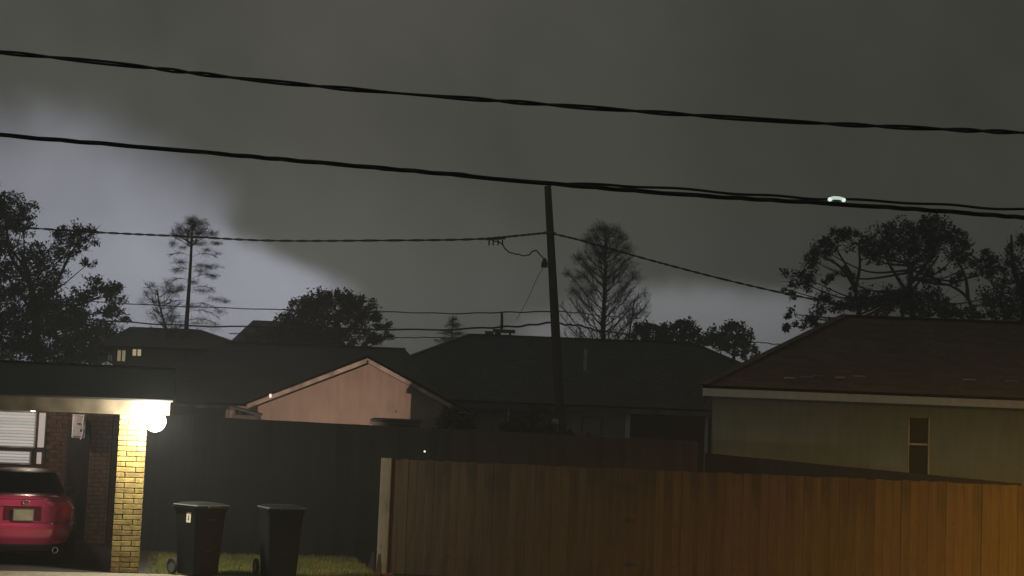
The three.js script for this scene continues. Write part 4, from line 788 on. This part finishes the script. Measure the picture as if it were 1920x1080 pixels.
clumpTree('broadleaf_tree', 'big dark broadleaf tree at the left edge behind the carport', 57, [
  [10, 400, 40, 42, 1.1], [45, 395, 22, 20, 1], [40, 430, 24, 18, 0.9], [0, 450, 40, 30, 1], [-20, 380, 30, 40, 1],
  [115, 435, 20, 18, 0.9], [140, 440, 22, 20, 0.9], [168, 440, 20, 22, 1], [150, 465, 26, 12, 0.5], [165, 495, 16, 14, 0.6], [120, 470, 30, 20, 0.7],
  [75, 485, 45, 28, 0.8], [30, 500, 40, 35, 0.6], [90, 520, 40, 30, 0.9], [20, 540, 40, 30, 0.8], [-20, 500, 40, 50, 0.7],
  [180, 540, 36, 22, 1.1], [215, 550, 24, 22, 1], [150, 560, 26, 24, 0.9], [222, 580, 18, 16, 0.8], [190, 585, 40, 18, 0.7], [232, 600, 14, 10, 0.6],
  [70, 570, 60, 40, 1.2], [120, 610, 60, 45, 1.3], [30, 620, 60, 45, 1.1], [190, 630, 55, 30, 1.3], [90, 660, 110, 35, 1.3], [190, 655, 60, 26, 1.2], [160, 672, 70, 20, 1.3], [-20, 600, 50, 80, 1.1],
], [[75, 760], [70, 660], [62, 560], [40, 470]], [[[66, 600], [100, 545], [130, 480], [150, 450]], [[70, 620], [130, 580], [190, 555]], [[60, 540], [20, 480], [10, 410]], [[64, 590], [30, 540], [-10, 490]]], { seed: 301, r0: 0.28, r1: 0.06, leafM: leafDark, leaf: 0.105, per: 46, tuft: 26, lr: 0.08 });

clumpTree('round_oak', 'round dark oak crown above the rose gable', 58, [
  [640, 560, 40, 20, 1.2], [600, 565, 38, 22, 1.2], [570, 580, 32, 24, 1.2], [545, 600, 34, 24, 1.2], [660, 575, 30, 26, 1.1], [690, 585, 30, 22, 1], [704, 590, 12, 14, 0.8], [715, 612, 20, 12, 0.9], [727, 630, 12, 10, 0.9], [700, 635, 26, 14, 0.9],
  [620, 600, 70, 34, 1.1], [560, 630, 60, 24, 1.3], [510, 630, 44, 20, 1.2], [640, 632, 80, 20, 0.8], [600, 645, 90, 16, 1.1], [475, 642, 22, 12, 0.9],
], [[628, 760], [630, 660], [632, 600]], [[[632, 640], [600, 600], [580, 580]], [[632, 640], [665, 610], [690, 590]]], { seed: 321, r0: 0.28, r1: 0.1, leafM: leafDark, leaf: 0.115, per: 46, tuft: 24 });

clumpTree('spreading_tree', 'wide spreading tree with open limbs above the brown roof', 46, [
  [1575, 440, 40, 18, 1], [1545, 470, 34, 26, 0.9], [1520, 488, 22, 20, 0.8], [1610, 455, 26, 20, 0.9], [1492, 525, 30, 22, 0.9], [1480, 545, 18, 16, 0.7], [1530, 530, 40, 16, 0.6], [1575, 510, 40, 16, 0.5],
  [1490, 590, 24, 18, 0.35], [1520, 600, 30, 16, 0.4], [1475, 612, 14, 8, 0.6], [1560, 570, 50, 24, 0.7], [1610, 565, 46, 28, 0.9], [1540, 610, 50, 14, 0.8],
  [1650, 465, 36, 34, 1.1], [1700, 440, 50, 28, 1.2], [1745, 428, 42, 22, 1.2], [1720, 470, 60, 24, 1], [1770, 450, 40, 30, 1.1], [1800, 470, 34, 28, 1], [1835, 490, 34, 22, 0.9], [1860, 510, 24, 26, 0.8], [1820, 520, 44, 16, 0.6],
  [1700, 555, 60, 30, 0.9], [1660, 575, 60, 22, 0.9], [1750, 570, 60, 28, 0.9], [1735, 515, 40, 22, 0.7], [1800, 585, 70, 14, 0.9], [1850, 560, 36, 30, 0.6],
], [[1715, 700], [1712, 600], [1705, 545], [1712, 490]], [[[1612, 600], [1606, 560], [1598, 520], [1570, 470]], [[1606, 545], [1580, 505], [1545, 480]], [[1604, 540], [1612, 500], [1610, 460]], [[1825, 600], [1815, 560], [1780, 535], [1745, 530]], [[1815, 560], [1810, 520], [1790, 480]], [[1708, 560], [1670, 500], [1655, 470]], [[1710, 530], [1745, 480], [1760, 440]], [[1690, 600], [1700, 560], [1730, 520], [1760, 480]]], { seed: 341, r0: 0.16, r1: 0.05, lr: 0.06, leafM: leafBrown, leaf: 0.095, per: 46, tuft: 26, twigs: 5 });

clumpTree('bushy_tree', 'bushy brownish tree at the right edge behind the brown roof', 43, [[1905, 500, 34, 34, 0.8], [1930, 470, 30, 40, 0.8], [1880, 550, 36, 40, 0.9], [1925, 560, 50, 50, 1.1], [1870, 590, 50, 24, 1], [1895, 470, 10, 22, 0.3]], [[1925, 700], [1922, 600], [1918, 520]], [[[1920, 560], [1900, 500], [1896, 440]]], { seed: 361, r0: 0.2, r1: 0.07, leafM: leafBrown, leaf: 0.09, per: 36, tuft: 24, twigs: 14 });

// line of lower trees behind the long roof, each its own tree
[[1215, 622, [[1200, 618, 26, 12, 0.9], [1225, 614, 24, 14, 1], [1245, 622, 24, 14, 1.2], [1215, 634, 50, 14, 1.2]], 'low dark tree just right of the bare cypress foot, over the long roof'],
 [1280, 625, [[1270, 614, 18, 16, 1], [1290, 612, 22, 12, 0.9], [1300, 624, 30, 16, 1.2], [1262, 626, 26, 16, 1.2], [1283, 640, 50, 16, 1.3]], 'low dark tree in the middle of the tree line over the long roof'],
 [1375, 640, [[1345, 622, 22, 14, 1], [1372, 614, 24, 14, 1.1], [1390, 626, 24, 18, 1.1], [1402, 644, 18, 16, 0.9], [1360, 642, 50, 20, 1.3], [1395, 662, 30, 14, 1], [1335, 640, 30, 20, 1.2], [1415, 655, 10, 6, 0.7]], 'low rounded tree with a ragged right side, at the right end of the tree line']]
  .forEach(([tx, ty, cl, label], i) => clumpTree('low_tree', label, 66 + i * 3, cl, [[tx, 760], [tx, 690], [tx + 2, ty + 6]], [], { seed: 381 + i, r0: 0.16, r1: 0.06, leafM: leafBrown, leaf: 0.15, per: 32, tuft: 18 }));

// shrubs in front of the houses
clumpTree('garden_shrub', 'dark rounded shrub at the right foot of the rose gable', 36.8, [[850, 785, 26, 26, 1], [868, 795, 26, 20, 1], [838, 805, 26, 20, 1.2], [880, 790, 12, 14, 0.7]], [[852, 900], [852, 830], [853, 800]], [], { seed: 391, r0: 0.04, r1: 0.02, leafM: leafDark, leaf: 0.09, per: 36, tuft: 40, twigs: 5 });
clumpTree('garden_shrub', 'wide black shrub left of the foot of the leaning pole', 35, [[975, 795, 24, 24, 1.2], [1005, 790, 26, 26, 1.2], [1028, 805, 22, 20, 1.2], [955, 806, 20, 16, 1.2], [1075, 816, 26, 12, 1]], [[1000, 900], [1000, 830], [1001, 800]], [], { seed: 395, r0: 0.04, r1: 0.02, leafM: leafDark, leaf: 0.09, per: 36, tuft: 40, twigs: 5 });

// fine-twigged conifers: trunk, branches and a mass of thin twigs
function twigStrip(out, p, q, w) {                    // a thin three-sided twig
  const d = q.clone().sub(p), s = V(d.z, 0, -d.x); if (s.lengthSq() < 1e-8) s.set(1, 0, 0); s.normalize().multiplyScalar(w); const u = d.clone().cross(s).normalize().multiplyScalar(w), o = out.pos.length / 3;
  for (const e of [s, s.clone().multiplyScalar(-0.5).add(u), s.clone().multiplyScalar(-0.5).sub(u)]) out.pos.push(p.x + e.x, p.y + e.y, p.z + e.z);
  out.pos.push(q.x, q.y, q.z); out.idx.push(o, o + 1, o + 3, o + 1, o + 2, o + 3, o + 2, o, o + 3);
}
function featherTree(name, label, D, o) {
  const r = rng(o.seed), k = D / FOCAL, f = at(o.trunk[0][0], o.trunk[0][1], D), base = V(f.x, 0, f.z), t = thing(name, label, 'tree', base, 0);
  const rel = (px, py) => at(px, py, D).sub(base), tr = [V(0, 0, 0), ...o.trunk.map(([x, y]) => rel(x, y)).filter((p) => p.y > 0.3)];
  part('trunk', taper(tr, o.r0, 0.02, 8, 24), o.bark ?? M.bark, t);
  const curve = new THREE.CatmullRomCurve3(tr), limb = [], tw = { pos: [], idx: [] };
  const topY = tr[tr.length - 1].y;
  const trunkAt = (y) => { let lo = 0, hi = 1; for (let i = 0; i < 18; i++) { const m = (lo + hi) / 2; if (curve.getPoint(m).y < y) lo = m; else hi = m; } return curve.getPoint(lo); };
  for (const b of o.branches(r)) {                    // {y (0..1 of crown), len, yaw, rise, n}
    const p0 = trunkAt(b.y * topY), dir = V(Math.cos(b.yaw), 0, Math.sin(b.yaw) * 0.9), n = 5, pts = [p0];
    for (let i = 1; i <= n; i++) { const u = i / n; pts.push(p0.clone().addScaledVector(dir, b.len * u).add(V((r() - 0.5) * 0.1, b.len * (b.rise * u + (b.curl ?? 0.25) * u * u), (r() - 0.5) * 0.1))); }
    limb.push(taper(pts, b.r ?? 0.05, 0.008, 4, 8));
    const c = new THREE.CatmullRomCurve3(pts);
    for (let i = 0; i < b.n; i++) {
      const u = (b.from ?? 0.15) + (1 - (b.from ?? 0.15)) * Math.pow(r(), 0.8), p = c.getPoint(u), tg = c.getTangent(u), L = (b.tl ?? 0.6) * (0.5 + r() * 0.8) * (1 - 0.35 * u);
      const e = tg.clone().multiplyScalar(0.55).add(V((r() - 0.5) * 1.3, (r() - (b.hang ?? 0.3)) * 1.1, (r() - 0.5) * 1.3)).normalize(), q = p.clone().addScaledVector(e, L);
      twigStrip(tw, p, q, 0.007);
      for (let j = 0; j < (b.sub ?? 5); j++) { const s = p.clone().lerp(q, 0.2 + 0.8 * r()), e2 = e.clone().multiplyScalar(0.5).add(V((r() - 0.5) * 1.5, (r() - (b.hang ?? 0.3)) * 1.2, (r() - 0.5) * 1.5)).normalize(); twigStrip(tw, s, s.clone().addScaledVector(e2, L * (0.25 + 0.35 * r())), b.w ?? 0.006); }
    }
  }
  part('limbs', mergeGeometries(limb), o.bark ?? M.bark, t);
  if (o.tufts) {
    for (const [px, py, rx, ry, n = 0.5] of o.tufts) {
      const c = rel(px, py), a = rx * k, b = ry * k, N = Math.round(Math.PI * a * b * n * 5200);
      c.z += (r() - 0.5) * 0.6;
      for (let i = 0; i < N; i++) {
        const th = r() * 6.283, q = Math.pow(r(), 0.62) * 1.12, w = 1 + 0.25 * Math.sin(th * 5 + px), p = V(c.x + Math.cos(th) * q * a * w, c.y + Math.sin(th) * q * b * w, c.z + (r() - 0.5) * 1.4 * a), L = (o.needle ?? 0.2) * (0.5 + r());
        const e = V(Math.cos(th) * 0.7 + (r() - 0.5) * 1.3, Math.sin(th) * 0.5 + (r() - 0.35) * 0.9, (r() - 0.5) * 1.3).normalize(); twigStrip(tw, p.clone().addScaledVector(e, -L / 2), p.clone().addScaledVector(e, L / 2), o.nw ?? 0.003);
      }
    }
  }
  part('crown', leafGeo(tw), o.leafM ?? leafGrey, t);
}
featherTree('bare_cypress', 'tall bare cypress with upswept fine branches right of the leaning pole', 54, {
  seed: 401, trunk: [[1131, 700], [1131, 630], [1133, 560], [1135, 500], [1136, 424]], r0: 0.13, bark: M.bark, needle: 0.22,
  tufts: [[1134, 432, 24, 12, 0.34], [1106, 449, 14, 16, 0.3], [1163, 446, 14, 16, 0.3], [1176, 466, 14, 13, 0.24], [1087, 487, 16, 12, 0.28], [1121, 477, 22, 14, 0.28], [1150, 470, 18, 14, 0.25], [1176, 495, 18, 14, 0.22], [1065, 513, 11, 8, 0.22], [1087, 519, 18, 11, 0.24], [1189, 520, 18, 12, 0.2], [1074, 546, 14, 14, 0.2], [1104, 545, 18, 14, 0.2], [1150, 520, 22, 14, 0.2], [1172, 546, 16, 12, 0.17], [1208, 553, 11, 14, 0.14], [1205, 583, 14, 14, 0.14], [1189, 588, 12, 12, 0.14], [1087, 583, 14, 12, 0.15], [1115, 505, 16, 12, 0.22]],
  branches: (r) => { const out = []; for (let i = 0; i < 84; i++) { const h = i / 84, y = 0.40 + 0.57 * h, len = (h < 0.35 ? lerp(2.25, 1.85, h / 0.35) : h < 0.8 ? lerp(1.85, 1.05, (h - 0.35) / 0.45) : lerp(1.05, 0.5, (h - 0.8) / 0.2)) * (0.74 + r() * 0.36); out.push({ y, len: len * 0.76, yaw: i * 2.399 + r() * 0.8, rise: lerp(0.55, 0.70, h), curl: lerp(0.5, 0.1, h), n: Math.round(12 + len * 7), r: 0.024, tl: 0.46, sub: 5, hang: 0.24, from: 0.35, w: 0.0042 }); } return out; } });
featherTree('wispy_pine', 'tall wispy pine with a bare dark trunk on the left before the lit cloud', 54, {
  seed: 421, trunk: [[351, 720], [349, 630], [353, 560], [357, 500], [360, 440], [361, 420]], r0: 0.11, bark: M.bark, needle: 0.17, nw: 0.0032,
  tufts: [[360, 413, 14, 9, 0.5], [380, 421, 15, 9, 0.4], [336, 427, 12, 10, 0.4], [394, 437, 14, 8, 0.4], [362, 430, 22, 12, 0.45], [330, 440, 10, 8, 0.3], [322, 456, 9, 8, 0.35], [340, 462, 12, 5, 0.3], [374, 457, 15, 6, 0.4], [406, 456, 13, 5, 0.45], [411, 477, 9, 4, 0.3], [392, 470, 12, 5, 0.3], [336, 490, 15, 7, 0.35], [392, 500, 24, 5, 0.42], [374, 506, 14, 6, 0.35], [398, 517, 15, 6, 0.4], [337, 509, 14, 6, 0.28], [363, 529, 11, 6, 0.4], [380, 545, 22, 6, 0.28], [404, 560, 19, 6, 0.28], [423, 565, 11, 4, 0.4], [411, 584, 13, 6, 0.25], [362, 574, 20, 8, 0.25], [340, 540, 12, 8, 0.3], [373, 606, 18, 13, 0.22], [398, 612, 16, 10, 0.15]],
  branches: (r) => {
    const out = [], Y = (py) => at(357, py, 54).y / at(361, 420, 54).y;
    for (let i = 0; i < 26; i++) { const h = r(); out.push({ y: Y(lerp(470, 424, h)), len: lerp(0.85, 0.35, h) * (0.6 + r() * 0.5), yaw: r() * 6.283, rise: 0.25 + r() * 0.3, curl: 0.1, n: 16, r: 0.014, tl: 0.26, sub: 4, hang: 0.42, from: 0.4, w: 0.004 }); }
    for (const [py, side, L] of [[486, 1, 0.8], [492, -1, 0.6], [508, 1, 0.9], [512, -1, 0.6], [526, 1, 0.85], [532, -1, 0.5], [470, -1, 0.7], [468, 1, 0.95], [572, 1, 1.2], [560, 1, 1.0], [590, 1, 1.0], [556, -1, 0.7], [580, -1, 0.8], [606, -1, 0.8]])
      out.push({ y: Y(py + 10 + r() * 8), len: L * (0.85 + 0.2 * r()), yaw: (side > 0 ? 0 : Math.PI) + (r() - 0.5) * 0.9, rise: 0.5 + (r() - 0.5) * 0.4, curl: -0.5, n: 26, r: 0.006, tl: 0.26, sub: 4, hang: 0.6, from: 0.25, w: 0.0026 });
    return out;
  } });
featherTree('feathery_sapling', 'low feathery grey tree left of the wispy pine trunk', 52, {
  seed: 441, trunk: [[322, 720], [318, 640], [308, 605], [300, 575], [294, 545]], r0: 0.06, bark: M.barkPale, needle: 0.2,
  tufts: [[284, 534, 10, 9, 0.22], [312, 530, 11, 9, 0.26], [320, 545, 20, 13, 0.32], [274, 550, 13, 8, 0.2], [291, 566, 20, 6, 0.3], [319, 577, 18, 12, 0.22], [322, 599, 22, 14, 0.26], [268, 566, 12, 10, 0.12], [290, 590, 16, 14, 0.12], [335, 618, 20, 12, 0.28]],
  branches: (r) => { const out = []; for (let i = 0; i < 36; i++) { const y = 0.56 + 0.43 * (i / 36); out.push({ y, len: lerp(1.0, 0.4, i / 36) * (0.6 + r() * 0.5), yaw: i * 2.399 + r(), rise: 0.5 + r() * 0.3, curl: 0.15, n: 12, r: 0.014, tl: 0.34, sub: 4, hang: 0.35, from: 0.3, w: 0.004 }); } return out; } });
featherTree('small_pine', 'small faint pine between the oak and the roof mast', 78, {
  seed: 461, trunk: [[845, 740], [846, 655], [848, 620], [849, 592]], r0: 0.08, bark: M.barkPale, needle: 0.22, nw: 0.005,
  tufts: [[849, 598, 7, 6, 0.25], [851, 609, 15, 4, 0.3], [838, 622, 13, 5, 0.25], [860, 626, 15, 5, 0.25], [846, 638, 24, 6, 0.3], [878, 634, 9, 3, 0.2], [832, 648, 14, 5, 0.3], [860, 648, 18, 5, 0.3]],
  branches: (r) => { const out = []; for (let i = 0; i < 22; i++) { const h = i / 22, y = at(849, lerp(652, 598, h), 78).y / at(849, 592, 78).y; out.push({ y, len: lerp(0.9, 0.2, h) * (0.6 + r() * 0.5), yaw: i * 2.399 + r(), rise: 0.1 + r() * 0.1, curl: 0.05, n: 12, r: 0.015, tl: 0.3, sub: 3, hang: 0.5, from: 0.3, w: 0.005 }); } return out; } });
featherTree('bare_sapling', 'bare twiggy sapling at the right foot of the bare cypress', 60, {
  seed: 481, trunk: [[1178, 720], [1179, 640], [1184, 600], [1190, 560]], r0: 0.05, bark: M.bark,
  branches: (r) => { const out = []; for (let i = 0; i < 24; i++) { const y = 0.62 + 0.36 * (i / 24); out.push({ y, len: lerp(1.0, 0.35, i / 24) * (0.6 + r() * 0.5), yaw: i * 2.399 + r(), rise: 0.7 + r() * 0.4, curl: 0.2, n: 9, r: 0.014, tl: 0.36, sub: 3, hang: 0.25, from: 0.3, w: 0.004 }); } return out; } });

// ------------------------------------------------------------------ lamps beyond the frame whose light the photograph shows
{ // sodium street lamp to the right
  const base = V(13.0, 0, -19.6), s = thing('street_lamp', 'sodium street lamp beyond the right edge that colours the fence orange', 'street lamp', base);
  part('shaft', taper([V(0, 0, 0), V(0, 1.9, 0), V(0, 3.7, 0)], 0.09, 0.05, 14, 12), M.metal, s);
  part('arm', tube([V(0, 3.5, 0), V(-0.3, 3.95, -0.05), V(-0.9, 4.05, -0.1)], 0.03, 8, 12), M.metal, s);
  const head = sub('lamp_head', s); head.position.set(-1.0, 4.0, -0.1);
  part('hood', new THREE.SphereGeometry(0.24, 24, 10, 0, 6.284, 0, 1.2).scale(1.2, 0.55, 0.7), M.metalPale, head);
  part('lamp_panel', box(0.32, 0.01, 0.32, 0, -0.045, 0), new THREE.MeshStandardMaterial({ color: rgb(1, 1, 1), emissive: rgb(1, 0.52, 0.06), emissiveIntensity: 20 }), head);
  const p = new THREE.RectAreaLight(new THREE.Color(1, 0.475, 0.035), STREET_NITS, 0.3, 0.3); p.name = 'street_lamp_light'; p.position.set(0, -0.055, 0); p.rotation.x = -Math.PI / 2; head.add(p);
}
{ // yard floodlight low behind the tall fence
  const base = V(-3.70, 0, -31), s = thing('yard_floodlight', 'low floodlight behind the tall dark fence that lights the rose gable', 'floodlight', base);
  part('stake', tube([V(0, 0, 0), V(0, 0.7, 0), V(0, 1.3, 0)], 0.025, 8, 6), M.metal, s);
  const head = sub('lamp_head', s); head.position.set(0, 1.40, 0);
  part('housing', rbox(0.22, 0.16, 0.08, 0.02, 0, 0, 0.05), M.metal, head);
  part('lamp_glass', rbox(0.17, 0.11, 0.01, 0.003, 0, 0, -0.002), new THREE.MeshStandardMaterial({ color: rgb(1, 1, 1), emissive: rgb(1, 0.66, 0.47), emissiveIntensity: 14 }), head);
  const p = new THREE.SpotLight(new THREE.Color(1, 0.66, 0.47), YARD_CD, 0, 0.66, 0.35, 2); p.name = 'yard_floodlight_light'; p.position.set(0, 0, -0.03); p.castShadow = true; head.add(p);
  p.target.position.set(-2.2, 1.5, -7); head.add(p.target);
}

renderer.render(scene, camera);
